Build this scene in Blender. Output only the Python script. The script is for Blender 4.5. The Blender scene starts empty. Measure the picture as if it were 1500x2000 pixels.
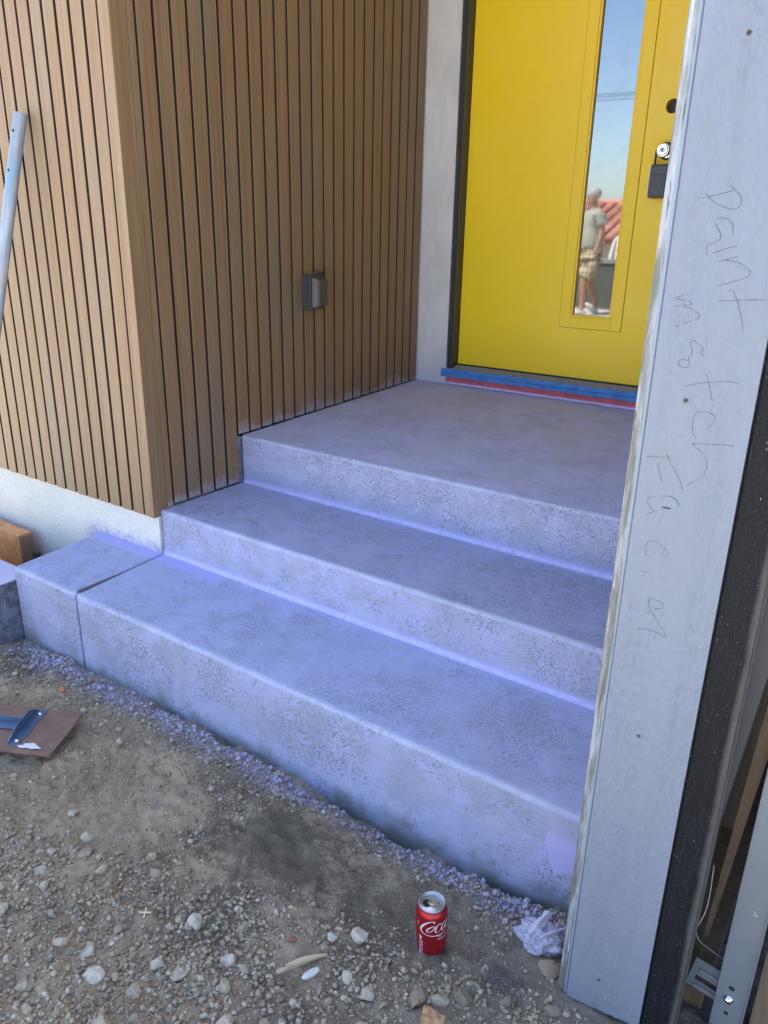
import bpy, bmesh, math, random
import numpy as np
from mathutils import Vector, Matrix, noise as mnoise
random.seed(7); RNG = np.random.default_rng(11)
S = bpy.context.scene
COL = S.collection
R = math.radians

# ------------------------------------------------------------------ camera
cam_d = bpy.data.cameras.new('camera'); cam = bpy.data.objects.new('camera', cam_d); COL.objects.link(cam)
cam_d.sensor_fit = 'VERTICAL'; cam_d.sensor_height = 24.0; cam_d.lens = 1500.889 / 2000 * 24.0
cam_d.clip_start = 0.02; cam_d.clip_end = 2000
_r = Vector((0.8193722, 0.5729556, 0.0187386)); _u = Vector((-0.2124786, 0.2731773, 0.9382041)); _f = Vector((-0.5324304, 0.7727199, -0.3455747))
cam.matrix_world = Matrix(((_r.x, _u.x, -_f.x, 2.15834), (_r.y, _u.y, -_f.y, -1.68423), (_r.z, _u.z, -_f.z, 1.14526), (0, 0, 0, 1)))
S.camera = cam

# ------------------------------------------------------------------ sky, sun, exposure
SUN_EL, SUN_AZ = R(57), R(-25)          # azimuth measured from +Y towards +X
W = bpy.data.worlds.new('World'); S.world = W; W.use_nodes = True
wn = W.node_tree; wn.nodes.clear()
sky = wn.nodes.new('ShaderNodeTexSky'); sky.sky_type = 'NISHITA'; sky.sun_disc = False
sky.sun_elevation = SUN_EL; sky.sun_rotation = SUN_AZ; sky.air_density = .9; sky.dust_density = 1.4; sky.ozone_density = .6
bg = wn.nodes.new('ShaderNodeBackground'); bg.inputs[1].default_value = 0.13
wo = wn.nodes.new('ShaderNodeOutputWorld'); wn.links.new(sky.outputs[0], bg.inputs[0]); wn.links.new(bg.outputs[0], wo.inputs[0])
sd = bpy.data.lights.new('sun', 'SUN'); sd.energy = 5.0; sd.angle = R(0.53); sd.color = (1.0, 0.93, 0.82)
sun = bpy.data.objects.new('sun', sd); COL.objects.link(sun)
sun.rotation_euler = Vector((math.sin(SUN_AZ) * math.cos(SUN_EL), math.cos(SUN_AZ) * math.cos(SUN_EL), math.sin(SUN_EL))).to_track_quat('Z', 'Y').to_euler()
S.view_settings.view_transform = 'Standard'; S.view_settings.look = 'None'
S.view_settings.exposure = 2.4; S.view_settings.gamma = 1.0; S.view_settings.use_curve_mapping = False
S.cycles.max_bounces = 8; S.cycles.diffuse_bounces = 5; S.cycles.use_denoising = True

# ------------------------------------------------------------------ node helper
class M:
    """small material builder"""
    def __init__(s, name):
        s.m = bpy.data.materials.new(name); s.m.use_nodes = True; s.t = s.m.node_tree; s.t.nodes.clear()
        s.out = s.t.nodes.new('ShaderNodeOutputMaterial'); s.b = s.t.nodes.new('ShaderNodeBsdfPrincipled')
        s.t.links.new(s.b.outputs[0], s.out.inputs[0])
    def put(s, sock, v):
        if hasattr(v, 'links'): s.t.links.new(v, sock)
        elif isinstance(v, (tuple, list)) and len(v) == 3 and sock.type == 'RGBA': sock.default_value = (*v, 1)
        else: sock.default_value = v
    def n(s, typ, out=0, props=None, **ins):
        nd = s.t.nodes.new(typ)
        for k, v in (props or {}).items(): setattr(nd, k, v)
        for k, v in ins.items():
            key = int(k[1:]) if k[0] == 'i' and k[1:].isdigit() else k
            s.put(nd.inputs[key], v)
        return nd.outputs[out]
    def pos(s): return s.n('ShaderNodeNewGeometry', 0)
    def obj(s): return s.n('ShaderNodeTexCoord', 3)
    def xyz(s, v):
        nd = s.t.nodes.new('ShaderNodeSeparateXYZ'); s.put(nd.inputs[0], v); return nd.outputs
    def scale(s, v, sc): return s.n('ShaderNodeVectorMath', props={'operation': 'MULTIPLY'}, i0=v, i1=sc)
    def noise(s, v, sc, det=3, rough=.55, dist=0.0, out=0):
        return s.n('ShaderNodeTexNoise', out, Vector=v, Scale=sc, Detail=det, Roughness=rough, Distortion=dist)
    def vor(s, v, sc, out=0, feat='F1'):
        return s.n('ShaderNodeTexVoronoi', out, {'feature': feat}, Vector=v, Scale=sc)
    def math(s, op, a, b=0.0, c=0.0, clamp=False):
        return s.n('ShaderNodeMath', props={'operation': op, 'use_clamp': clamp}, i0=a, i1=b, i2=c)
    def step(s, v, a, b, lo=0.0, hi=1.0):
        return s.n('ShaderNodeMapRange', props={'interpolation_type': 'SMOOTHSTEP'}, i0=v, i1=a, i2=b, i3=lo, i4=hi)
    def mix(s, f, a, b):
        nd = s.t.nodes.new('ShaderNodeMix'); nd.data_type = 'RGBA'
        s.put(nd.inputs[0], f); s.put(nd.inputs[6], a); s.put(nd.inputs[7], b); return nd.outputs[2]
    def mul(s, a, b, f=1.0):
        nd = s.t.nodes.new('ShaderNodeMix'); nd.data_type = 'RGBA'; nd.blend_type = 'MULTIPLY'
        s.put(nd.inputs[0], f); s.put(nd.inputs[6], a); s.put(nd.inputs[7], b); return nd.outputs[2]
    def attr(s, name): return s.n('ShaderNodeAttribute', 2, {'attribute_name': name})
    def rnd(s): return s.n('ShaderNodeObjectInfo', 5)
    def bump(s, h, strength=.3, dist=.002, prev=None):
        k = dict(Strength=strength, Distance=dist, Height=h)
        if prev is not None: k['Normal'] = prev
        return s.n('ShaderNodeBump', **k)
    def fin(s, col, rough=.6, bump=None, metal=0.0, spec=None):
        s.put(s.b.inputs['Base Color'], col); s.put(s.b.inputs['Roughness'], rough); s.put(s.b.inputs['Metallic'], metal)
        if spec is not None: s.put(s.b.inputs['Specular IOR Level'], spec)
        if bump is not None: s.put(s.b.inputs['Normal'], bump)
        return s.m

def plain(name, col, rough=.6, metal=0.0, var=.12, sc=30.0, bump=0.0, spec=None):
    k = M(name); v = k.obj(); n1 = k.noise(v, sc, 4)
    c = k.mix(n1, tuple(x * (1 - var) for x in col), tuple(min(1, x * (1 + var)) for x in col))
    b = k.bump(k.noise(v, sc * 6, 3), bump, .001) if bump else None
    return k.fin(c, rough, b, metal, spec)

# ---- slatted composite wood
def slat_mat(name, dusty):
    k = M(name); o = k.obj(); r = k.rnd()
    off = k.n('ShaderNodeCombineXYZ', i0=k.math('MULTIPLY', r, 37.0), i1=k.math('MULTIPLY', r, 11.0), i2=k.math('MULTIPLY', r, 23.0))
    v = k.n('ShaderNodeVectorMath', props={'operation': 'ADD'}, i0=o, i1=off)
    streak = k.noise(k.scale(v, (160, 160, 2.2)), 1.0, 4, .6)
    band = k.noise(k.scale(v, (40, 40, .9)), 1.0, 3, .5)
    blot = k.noise(k.scale(k.pos(), (5, 5, 1.6)), 1.0, 3)
    grain = k.noise(k.scale(v, (420, 420, 26)), 1.0, 2)
    c = k.mix(k.step(streak, .3, .7), (.200, .122, .059), (.290, .188, .097))
    c = k.mix(k.step(band, .45, .7, 0, .55), c, (.245, .178, .115))
    c = k.mix(k.math('MULTIPLY', r, .22), c, (.24, .135, .072))
    c = k.mix(k.step(blot, .5, .68, 0, .55), c, (.205, .165, .118))
    c = k.mul(c, k.mix(grain, (.82, .82, .82), (1.14, 1.14, 1.14)))
    if dusty:
        z = k.xyz(o)[2]
        n1 = k.noise(k.scale(k.pos(), (1, 1, .45)), 90, 5, .7)
        edge = k.math('MULTIPLY', k.step(z, k.step(k.noise(k.pos(), 5, 3), .35, .7, .03, .11), .0), 1.0)
        d = k.step(k.math('ADD', n1, k.math('MULTIPLY', edge, .42)), .58, 1.05, 0, .85)
        spl = k.step(k.vor(k.pos(), 75), .055, .03)
        spl = k.math('MULTIPLY', spl, k.step(k.noise(k.pos(), 9, 2), .48, .6))
        spl = k.math('MULTIPLY', spl, k.step(z, .55, .1))
        d = k.math('MULTIPLY', d, k.step(z, .16, .05))
        c = k.mix(k.math('MAXIMUM', d, k.math('MULTIPLY', spl, .6)), c, (.37, .34, .42))
    h = k.math('ADD', streak, k.math('MULTIPLY', grain, .6))
    return k.fin(c, .5, k.bump(h, .25, .0012), 0, .4)
m_slat = slat_mat('composite_slat', False); m_slat_d = slat_mat('composite_slat_dusty', True)
m_groove = plain('slat_groove_shade', (.045, .026, .017), .8)
m_back = plain('slat_backing', (.010, .006, .005), .8)  # near-black colour deepens the shade seen between the slats

# ---- violet dusted concrete
def concrete_mat(name, grey=False):
    k = M(name); p = k.pos()
    cove, nose, base, tread = k.attr('cove'), k.attr('nose'), k.attr('base'), k.attr('tread')
    big = k.noise(p, 3.1, 5, .6); mid = k.noise(p, 13, 4, .6); swirl = k.noise(k.scale(p, (1, 2.0, 1)), 9, 5, .65, 1.6)
    if grey:
        pig = k.mix(k.step(swirl, .3, .7), (.52, .515, .69), (.57, .55, .83))
        pig = k.mix(k.step(big, .42, .7), pig, (.51, .51, .60))
    else:
        pig = k.mix(k.step(swirl, .3, .7), (.315, .34, .505), (.365, .38, .595))
        pig = k.mix(k.step(mid, .45, .75, 0, .6), pig, (.345, .365, .48))
    if not grey: pig = k.mix(k.math('MULTIPLY', tread, .45), pig, k.mix(k.step(swirl, .3, .7), (.425, .445, .615), (.475, .48, .71)))  # tread colour lightened to stand in for light from above
    # short dark flecks where the pale powder has worn off, lying along the brush direction
    fl = k.noise(k.scale(p, (175, 300, 150)), 1.0, 3, .6, .6)
    fine = k.noise(p, 420, 2)
    cov = k.math('ADD', k.math('MULTIPLY', big, .6), k.math('MULTIPLY', mid, .5))       # ~0.55 mean
    thr = k.step(cov, .42, .68, .505, .635)
    worn = k.step(k.math('SUBTRACT', fl, thr), -.025, .05)
    worn = k.math('MULTIPLY', worn, k.math('SUBTRACT', 1.0, k.math('MULTIPLY', cove, .9), clamp=True))
    px, py, pz = k.xyz(p); wob = k.math('MULTIPLY', k.math('SUBTRACT', k.noise(k.scale(p, (1, 1, .5)), 34, 4, .6), .5), .11)
    drip = k.math('MULTIPLY', k.step(k.math('ADD', px, wob), 1.695, 1.705), k.step(k.math('ADD', pz, k.math('MULTIPLY', wob, 1.6)), -.185, -.175))
    drip = k.math('MULTIPLY', drip, k.step(pz, -.07, -.10))
    pool = k.math('MULTIPLY', k.step(k.math('ADD', py, wob), -.055, -.045), k.math('MULTIPLY', k.step(px, .36, .30), k.step(pz, .012, .004)))
    thick = k.math('MAXIMUM', drip, pool)
    worn = k.math('MULTIPLY', worn, k.math('SUBTRACT', 1.0, thick))
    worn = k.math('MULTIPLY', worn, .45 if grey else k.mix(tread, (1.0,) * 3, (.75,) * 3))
    dark = k.mix(mid, (.165, .18, .205), (.225, .24, .275))
    c = k.mix(worn, pig, dark)
    film = k.step(k.noise(k.scale(p, (1, 1, 1.6)), 7.0, 6, .68), .44, .64, 0, .62)
    c = k.mix(k.math('MULTIPLY', k.math('MULTIPLY', film, k.math('SUBTRACT', 1.0, k.math('MULTIPLY', tread, .55))), k.math('SUBTRACT', 1.0, cove)), c, (.27, .295, .365))
    c = k.mix(k.math('MULTIPLY', thick, .8), c, (.40, .39, .70))
    # damp, unpowdered foot of the lowest riser
    bm_ = k.step(k.math('ADD', base, k.math('MULTIPLY', k.math('SUBTRACT', k.noise(p, 8, 5, .65), .5), 1.5)), .50, .95, 0, .85)
    c = k.mix(bm_, c, k.mix(fl, (.10, .112, .09), (.22, .24, .24)))
    # thick powder in the coves, rubbed pale arrises
    cn = k.step(k.math('ADD', cove, k.math('MULTIPLY', k.math('SUBTRACT', mid, .5), .7)), .35, .95)
    c = k.mix(k.math('MULTIPLY', cn, .4 if grey else .62), c, (.42, .39, .72))
    line = k.math('MULTIPLY', k.step(k.attr('line'), .6, 1.0), k.step(k.noise(p, 55, 4, .7), .32, .62, .1, .6))
    c = k.mix(line, c, (.60, .59, .80))
    nn = k.math('MULTIPLY', k.step(k.math('ADD', nose, k.math('MULTIPLY', k.math('SUBTRACT', k.noise(p, 45, 4, .7), .5), .8)), .3, 1.05), k.step(k.noise(p, 9, 5, .7), .35, .6, .2, .95))
    c = k.mix(k.math('MULTIPLY', nn, .2 if grey else .42), c, (.50, .535, .64))
    c = k.mul(c, k.mix(fine, (.86,) * 3, (1.12,) * 3))
    h = k.math('ADD', k.math('MULTIPLY', worn, -.8), k.math('ADD', k.math('MULTIPLY', fl, .5), k.math('MULTIPLY', fine, .5)))
    return k.fin(c, .82, k.bump(h, .35, .0018), 0, .25)
m_conc = concrete_mat('powdered_concrete'); m_porch = concrete_mat('porch_concrete', True)
k = M('rough_curb'); p = k.pos(); n1 = k.noise(p, 30, 6, .7); nz = k.xyz(k.n('ShaderNodeNewGeometry', 1))[2]
c = k.mix(k.step(n1, .35, .65), (.10, .10, .12), (.24, .235, .30))
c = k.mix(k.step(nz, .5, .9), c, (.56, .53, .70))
m_curb = k.fin(c, .9, k.bump(k.noise(p, 60, 6, .7), .9, .006))

# ---- stucco base
k = M('stucco'); p = k.pos(); z = k.xyz(p)[2]
n1 = k.noise(p, 150, 3, .6); n2 = k.noise(p, 5, 4); n3 = k.noise(p, 60, 4, .6)
c = k.mix(n2, (.56, .56, .52), (.70, .70, .66))
c = k.mix(k.step(n1, .58, .68, 0, .6), c, (.24, .24, .23))
dust = k.step(k.math('SUBTRACT', k.math('ADD', z, k.math('MULTIPLY', k.math('SUBTRACT', k.noise(p, 26, 5, .7), .5), .10)), 0.0), .065, -.02)
xd = k.step(k.xyz(p)[0], -.52, -.36)
c = k.mix(k.math('MULTIPLY', k.math('MULTIPLY', dust, xd), .85), c, k.mix(k.step(n3, .4, .6), (.22, .21, .30), (.42, .38, .74)))
m_stucco = k.fin(c, .9, k.bump(k.math('ADD', n1, k.math('MULTIPLY', n3, .8)), .8, .004))

# ---- trowelled grey plaster beside the door
k = M('grey_plaster'); p = k.pos(); n1 = k.noise(k.scale(p, (1, 1, .6)), 7, 5, .6, 1.2); n2 = k.noise(p, 70, 3)
c = k.mix(k.step(n1, .3, .72), (.52, .51, .495), (.61, .60, .585))
c = k.mix(k.step(k.xyz(p)[2], .55, .41, 0, .4), c, (.48, .46, .62))
m_plaster = k.fin(c, .75, k.bump(n2, .15, .001))

# ---- door
k = M('yellow_paint'); p = k.pos(); n1 = k.noise(p, 2.5, 3); n2 = k.noise(p, 260, 2)
c = k.mix(n1, (.79, .535, .010), (.82, .575, .014))
m_yellow = k.fin(c, k.step(k.noise(p, 7, 5, .65), .3, .7, .30, .48), k.bump(n2, .05, .0006), 0, .45)
k = M('door_glass'); n = k.noise(k.pos(), 16, 5, .7)
c = k.mix(k.step(n, .45, .8), (.215, .225, .235), (.19, .20, .205))
m_glass = k.fin(c, k.step(n, .4, .9, .02, .06), None, 1.0)
m_bronze = plain('bronze_frame', (.045, .045, .04), .35, .3)
m_sill = plain('dusty_sill', (.26, .26, .24), .7, 0, .35, 60)
def tape_mat(name, col, dustc):
    k = M(name); p = k.pos(); n1 = k.noise(k.scale(p, (1, 1, 1)), 240, 3, .7); n2 = k.noise(p, 22, 4)
    z = k.attr('fade')
    d = k.step(k.math('ADD', k.math('MULTIPLY', n1, .9), k.math('MULTIPLY', z, .75)), .66, 1.05)
    c = k.mix(k.step(n2, .3, .7), tuple(x * .8 for x in col), tuple(x * 1.15 for x in col))
    return k.fin(k.mix(d, c, dustc), .7, k.bump(n1, .3, .001))
m_bluetape = tape_mat('blue_tape', (.06, .21, .52), (.36, .41, .56))
m_redtape = tape_mat('red_tape', (.52, .10, .12), (.56, .49, .86))
m_steel = plain('satin_steel', (.72, .72, .72), .22, 1.0, .05)
m_alu = plain('brushed_aluminium', (.48, .49, .51), .38, .9, .1)
m_black = plain('black_plastic', (.018, .019, .022), .35)
m_blackrub = plain('black_rubber', (.015, .015, .016), .7)
m_dark = plain('dark_void', (.02, .018, .016), .9)
m_box = plain('outlet_grey', (.048, .049, .050), .45, 0, .15, 60)
m_boxlid = plain('outlet_lid', (.062, .062, .066), .34, 0, .1, 60)

# ---- garage corner boards
k = M('primed_board'); o = k.obj()
wv = k.noise(o, 5, 3, .6)
lay = k.n('ShaderNodeVectorMath', props={'operation': 'ADD'}, i0=k.scale(o, (260, 260, 36)), i1=k.scale(k.noise(o, 12, 3, .5, 0, 1), (2.5, 2.5, 2.5)))
g1 = k.noise(lay, 1.0, 3, .6, .6)
g2 = k.noise(k.scale(o, (22, 22, 130)), 1.0, 3, .6)
ridge = k.step(k.math('ABSOLUTE', k.math('SUBTRACT', g1, .5)), .0, .13)
rmask = k.step(k.noise(k.scale(o, (34, 34, 1.6)), 1.0, 3), .44, .64)
c = k.mix(wv, (.178, .204, .255), (.202, .228, .280))
c = k.mix(k.step(k.noise(k.scale(o, (9, 9, 3)), 1, 4), .55, .75, 0, .35), c, (.185, .225, .255))
c = k.mix(k.math('MULTIPLY', k.math('SUBTRACT', 1.0, ridge), k.math('MULTIPLY', rmask, .06)), c, (.14, .165, .21))
h = k.math('ADD', k.math('MULTIPLY', ridge, k.math('ADD', rmask, .15)), k.math('MULTIPLY', g2, .35))
h = k.math('ADD', k.math('MULTIPLY', h, .55), k.math('MULTIPLY', k.noise(k.scale(o, (300, 300, 110)), 1.0, 4, .65), 1.3))
h = k.math('ADD', h, k.math('MULTIPLY', g1, .4))
m_board = k.fin(c, .48, k.bump(h, .45, .0014), 0, .35)
k = M('edge_trim'); o = k.obj(); x = k.xyz(o)[0]; z = k.xyz(o)[2]
n1 = k.noise(k.scale(o, (190, 190, 9)), 1.0, 5, .7, .6); n2 = k.noise(k.scale(o, (60, 60, 6)), 1.0, 4, .6)
c = k.mix(k.step(n2, .40, .60), (.125, .13, .12), (.30, .325, .35))
c = k.mix(k.step(n1, .56, .66), c, (.44, .475, .51))
c = k.mix(k.step(n1, .44, .37), c, (.085, .085, .075))
sm = k.step(k.math('ADD', x, k.math('MULTIPLY', k.math('SUBTRACT', n2, .5), .008)), .0120, .0132)
c = k.mix(sm, c, (.21, .265, .35))
m_edge = k.fin(c, .5, k.bump(k.math('MULTIPLY', n1, k.math('SUBTRACT', 1.0, sm)), .6, .0015))
k = M('black_board'); o = k.obj(); x = k.xyz(o)[0]
lay = k.n('ShaderNodeVectorMath', props={'operation': 'ADD'}, i0=k.scale(o, (230, 230, 16)), i1=k.scale(k.noise(o, 9, 3, .5, 0, 1), (6, 6, 6)))
g1 = k.noise(lay, 1.0, 3, .6, .5)
ridge = k.step(k.math('ABSOLUTE', k.math('SUBTRACT', g1, .5)), .0, .045)
spk = k.step(k.noise(k.scale(o, (420, 420, 190)), 1.0, 2), .66, .73)
spk = k.math('MULTIPLY', spk, k.step(k.noise(o, 24, 3), .42, .62))
c = k.mix(k.math('MULTIPLY', k.math('SUBTRACT', 1.0, ridge), .22), (.0075, .008, .0105), (.075, .08, .095))
c = k.mix(spk, c, (.36, .38, .41))
c = k.mix(k.step(k.math('ADD', x, k.math('MULTIPLY', k.math('SUBTRACT', k.noise(k.scale(o, (30, 30, 9)), 1, 4), .5), .012)), .044, .053, 0, .9), c, (.085, .082, .078))
m_bboard = k.fin(c, .62, k.bump(k.math('ADD', ridge, g1), .6, .0014), 0, .18)
k = M('pencil_line'); m_pencil = k.fin(k.mix(k.step(k.noise(k.obj(), 130, 4, .7), .45, .7), (.055, .06, .075), (.15, .17, .21)), .5)
m_greyboard = plain('grey_trim', (.11, .11, .115), .6, 0, .1, 12)
k = M('raw_timber'); o = k.obj(); n1 = k.noise(k.scale(o, (45, 45, 3)), 1.0, 4, .6, .8)
m_timber = k.fin(k.mix(k.step(n1, .3, .7), (.17, .115, .072), (.25, .18, .115)), .7, k.bump(n1, .2, .001))
k = M('old_plywood'); o = k.obj(); n1 = k.noise(k.scale(o, (10, 10, 2)), 1.0, 5, .6, 1.0)
m_ply = k.fin(k.mix(n1, (.085, .058, .038), (.14, .10, .068)), .75)
k = M('galvanised'); o = k.obj(); n1 = k.vor(o, 60, 1)
c = k.mix(k.noise(o, 25, 4), (.155, .172, .195), (.215, .235, .26)); m_galv = k.fin(c, .5, None, .25)
m_wirewhite = plain('white_wire', (.62, .60, .56), .5)

# ---- ground
def dirt_colour(k, p):
    x, y, z = k.xyz(p)
    n1 = k.noise(p, 4.5, 6, .62); n2 = k.noise(p, 26, 5, .65); n3 = k.noise(p, 190, 3, .65)
    c = k.mix(k.step(n1, .32, .68), (.33, .24, .148), (.48, .372, .245))
    c = k.mix(k.step(n2, .42, .7, 0, .55), c, (.47, .39, .29))
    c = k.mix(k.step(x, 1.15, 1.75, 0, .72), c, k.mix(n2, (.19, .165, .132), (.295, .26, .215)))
    for (cx, cy, rx, ry, a) in ((1.15, -.65, .27, .15, .8), (1.19, -.84, .22, .10, .7), (1.50, -.60, .22, .13, .5), (-.15, -.50, .16, .10, .8), (.98, -.52, .3, .10, .5)):
        dx = k.math('DIVIDE', k.math('SUBTRACT', x, cx), rx); dy = k.math('DIVIDE', k.math('SUBTRACT', y, cy), ry)
        d = k.math('SQRT', k.math('ADD', k.math('MULTIPLY', dx, dx), k.math('MULTIPLY', dy, dy)))
        d = k.math('ADD', d, k.math('ADD', k.math('MULTIPLY', k.math('SUBTRACT', n1, .5), 3.2), k.math('ADD', k.math('MULTIPLY', k.math('SUBTRACT', n2, .5), 1.8), k.math('MULTIPLY', k.math('SUBTRACT', n3, .5), 1.2))))
        c = k.mix(k.step(d, 1.25, .35, 0, a), c, k.mix(n2, (.108, .088, .063), (.165, .144, .115)))
    c = k.mul(c, k.mix(n3, (.62,) * 3, (1.3,) * 3))
    return c, x, y, z, n2, n3
def overspray(k, p, x, y, n):
    """violet powder that drifted onto the ground along the foot of the steps"""
    d = k.math('ADD', y, k.math('MULTIPLY', k.math('SUBTRACT', k.noise(p, 6, 4), .5), .16))
    f = k.step(d, -.52, -.40)
    f = k.math('MULTIPLY', f, k.math('MULTIPLY', k.step(x, -.42, -.25), k.step(k.noise(p, 9, 4), .34, .52, .25, 1.0)))
    return k.math('MULTIPLY', f, k.step(n, .30, .58))
k = M('dirt'); p = k.pos(); c, x, y, z, n2, n3 = dirt_colour(k, p)
f = overspray(k, p, x, y, k.noise(p, 85, 4, .65))
c = k.mix(k.math('MULTIPLY', f, .5), c, k.mix(n3, (.15, .14, .20), (.34, .31, .50)))
h = k.math('ADD', k.noise(p, 330, 4, .7), k.math('MULTIPLY', k.noise(p, 120, 4, .6), 1.2))
m_dirt = k.fin(c, .95, k.bump(h, 1.0, .006), 0, .15)
def stone_mat(name, attr):
    k = M(name); p = k.pos(); r = k.attr('tone') if attr else k.n('ShaderNodeObjectInfo', 1)
    x, y, z = k.xyz(p); o = k.obj() if not attr else p
    cr = k.t.nodes.new('ShaderNodeValToRGB'); k.put(cr.inputs[0], r)
    e = cr.color_ramp.elements; e[0].position = 0; e[0].color = (.165, .130, .095, 1); e[1].position = 1; e[1].color = (.56, .495, .395, 1)
    for pos, col in ((.25, (.265, .205, .14)), (.5, (.35, .28, .195)), (.72, (.435, .37, .272)), (.9, (.50, .445, .355))):
        q = e.new(pos); q.color = (*col, 1)
    n1 = k.noise(p, 160, 4, .6); n2 = k.noise(p, 45, 3)
    c = k.mul(cr.outputs[0], k.mix(n1, (.7,) * 3, (1.25,) * 3))
    c = k.mix(k.step(n2, .45, .7, 0, .75), c, (.235, .195, .15))
    f = overspray(k, p, x, y, k.noise(p, 60, 3))
    c = k.mix(k.math('MULTIPLY', f, .85), c, k.mix(n1, (.33, .31, .48), (.50, .47, .70)))
    return k.fin(c, .85, k.bump(k.noise(p, 260, 4, .65), .5, .0015), 0, .25)
m_stone = stone_mat('stone', False); m_gravel = stone_mat('gravel', True)
k = M('far_ground'); p = k.pos(); n1 = k.noise(p, 1.2, 6, .6); n2 = k.noise(p, 40, 4)
c = k.mix(n1, (.50, .45, .375), (.58, .525, .45)); m_far = k.fin(k.mul(c, k.mix(n2, (.75,) * 3, (1.2,) * 3)), .95)  # pale colour chosen so sunlit ground bounces warm light onto the walls

# ------------------------------------------------------------------ object helpers
def link(o, parent=None):
    COL.objects.link(o)
    if parent is not None: o.parent = parent
    return o
def tag(o, label=None, cat=None, group=None, kind=None):
    if label: o['label'] = label
    if cat: o['category'] = cat
    if group: o['group'] = group
    if kind: o['kind'] = kind
    return o
def thing(name, label, cat, loc=(0, 0, 0), rot=(0, 0, 0), group=None):
    o = bpy.data.objects.new(name, None); o.empty_display_size = .05; o.location = loc; o.rotation_euler = rot
    link(o); return tag(o, label, cat, group)
def mesh(name, verts, faces, mat, smooth=False):
    me = bpy.data.meshes.new(name); me.from_pydata([tuple(v) for v in verts], [], [tuple(f) for f in faces]); me.update()
    if mat: me.materials.append(mat)
    if smooth: me.polygons.foreach_set('use_smooth', [True] * len(me.polygons))
    return me
def put(name, me, parent=None, loc=None, rot=None):
    o = bpy.data.objects.new(name, me); link(o, parent)
    if loc is not None: o.location = loc
    if rot is not None: o.rotation_euler = rot
    return o
def bmmesh(name, bm, mat, smooth=False):
    me = bpy.data.meshes.new(name); bmesh.ops.recalc_face_normals(bm, faces=bm.faces[:]); bm.to_mesh(me); bm.free()
    if mat: me.materials.append(mat)
    if smooth: me.polygons.foreach_set('use_smooth', [True] * len(me.polygons))
    return me
def add_box(bm, x0, x1, y0, y1, z0, z1, bev=0.0, seg=2):
    vs = [bm.verts.new((x, y, z)) for x in (x0, x1) for y in (y0, y1) for z in (z0, z1)]
    fs = [bm.faces.new([vs[i] for i in q]) for q in ((0, 1, 3, 2), (4, 6, 7, 5), (0, 4, 5, 1), (2, 3, 7, 6), (0, 2, 6, 4), (1, 5, 7, 3))]
    if bev:
        es = list({e for f in fs for e in f.edges}); bmesh.ops.bevel(bm, geom=es, offset=bev, segments=seg, affect='EDGES', profile=.6)
def box(name, b, mat, parent=None, bev=0.0, org=(0, 0, 0), seg=2):
    """box given in world (or parent) coordinates; the object's origin goes to org"""
    bm = bmesh.new(); add_box(bm, b[0] - org[0], b[1] - org[0], b[2] - org[1], b[3] - org[1], b[4] - org[2], b[5] - org[2], bev, seg)
    o = put(name, bmmesh(name, bm, mat), parent, org); return o
def tube_mesh(name, pts, rad, mat, sides=10, cap=True, smooth=True):
    pts = [Vector(q) for q in pts]; vs, fs = [], []
    rr = rad if isinstance(rad, (list, tuple)) else [rad] * len(pts)
    up = Vector((.13, .21, .97)).normalized(); prev = None
    for i, q in enumerate(pts):
        t = (pts[min(i + 1, len(pts) - 1)] - pts[max(i - 1, 0)]).normalized()
        a = (prev - t * prev.dot(t)) if prev is not None else t.cross(up)
        if a.length < 1e-6: a = t.cross(Vector((1, 0, 0)))
        a.normalize(); prev = a; b = t.cross(a)
        for j in range(sides):
            w = 2 * math.pi * j / sides; vs.append(q + (a * math.cos(w) + b * math.sin(w)) * rr[i])
    for i in range(len(pts) - 1):
        for j in range(sides):
            j2 = (j + 1) % sides; fs.append((i * sides + j, i * sides + j2, (i + 1) * sides + j2, (i + 1) * sides + j))
    if cap: fs.append(tuple(range(sides))[::-1]); fs.append(tuple((len(pts) - 1) * sides + j for j in range(sides)))
    return mesh(name, vs, fs, mat, smooth)
def lathe_mesh(name, prof, mat, sides=40, smooth=True):
    vs, fs = [], []
    for r_, z_ in prof:
        for j in range(sides):
            w = 2 * math.pi * j / sides; vs.append((r_ * math.cos(w), r_ * math.sin(w), z_))
    for i in range(len(prof) - 1):
        for j in range(sides):
            j2 = (j + 1) % sides; fs.append((i * sides + j, i * sides + j2, (i + 1) * sides + j2, (i + 1) * sides + j))
    return mesh(name, vs, fs, mat, smooth)
def prism_mesh(name, poly, axis_len, mat, to=lambda a, b, c: (a, b, c)):
    n = len(poly); vs = [to(a, b, 0) for a, b in poly] + [to(a, b, axis_len) for a, b in poly]
    fs = [tuple(range(n))[::-1], tuple(range(n, 2 * n))] + [(i, (i + 1) % n, n + (i + 1) % n, n + i) for i in range(n)]
    bm = bmesh.new(); bv = [bm.verts.new(v) for v in vs]
    for f in fs: bm.faces.new([bv[i] for i in f])
    return bmmesh(name, bm, mat)
def text_mesh(name, s, size, mat, depth=.0002, bold=0.0, shear=0.0):
    cu = bpy.data.curves.new(name, 'FONT'); cu.body = s; cu.size = size; cu.extrude = depth; cu.offset = bold; cu.shear = shear
    ob = bpy.data.objects.new(name, cu); COL.objects.link(ob)
    me = bpy.data.meshes.new_from_object(ob.evaluated_get(bpy.context.evaluated_depsgraph_get()))
    bpy.data.objects.remove(ob); me.name = name; me.materials.clear(); me.materials.append(mat); return me
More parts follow.
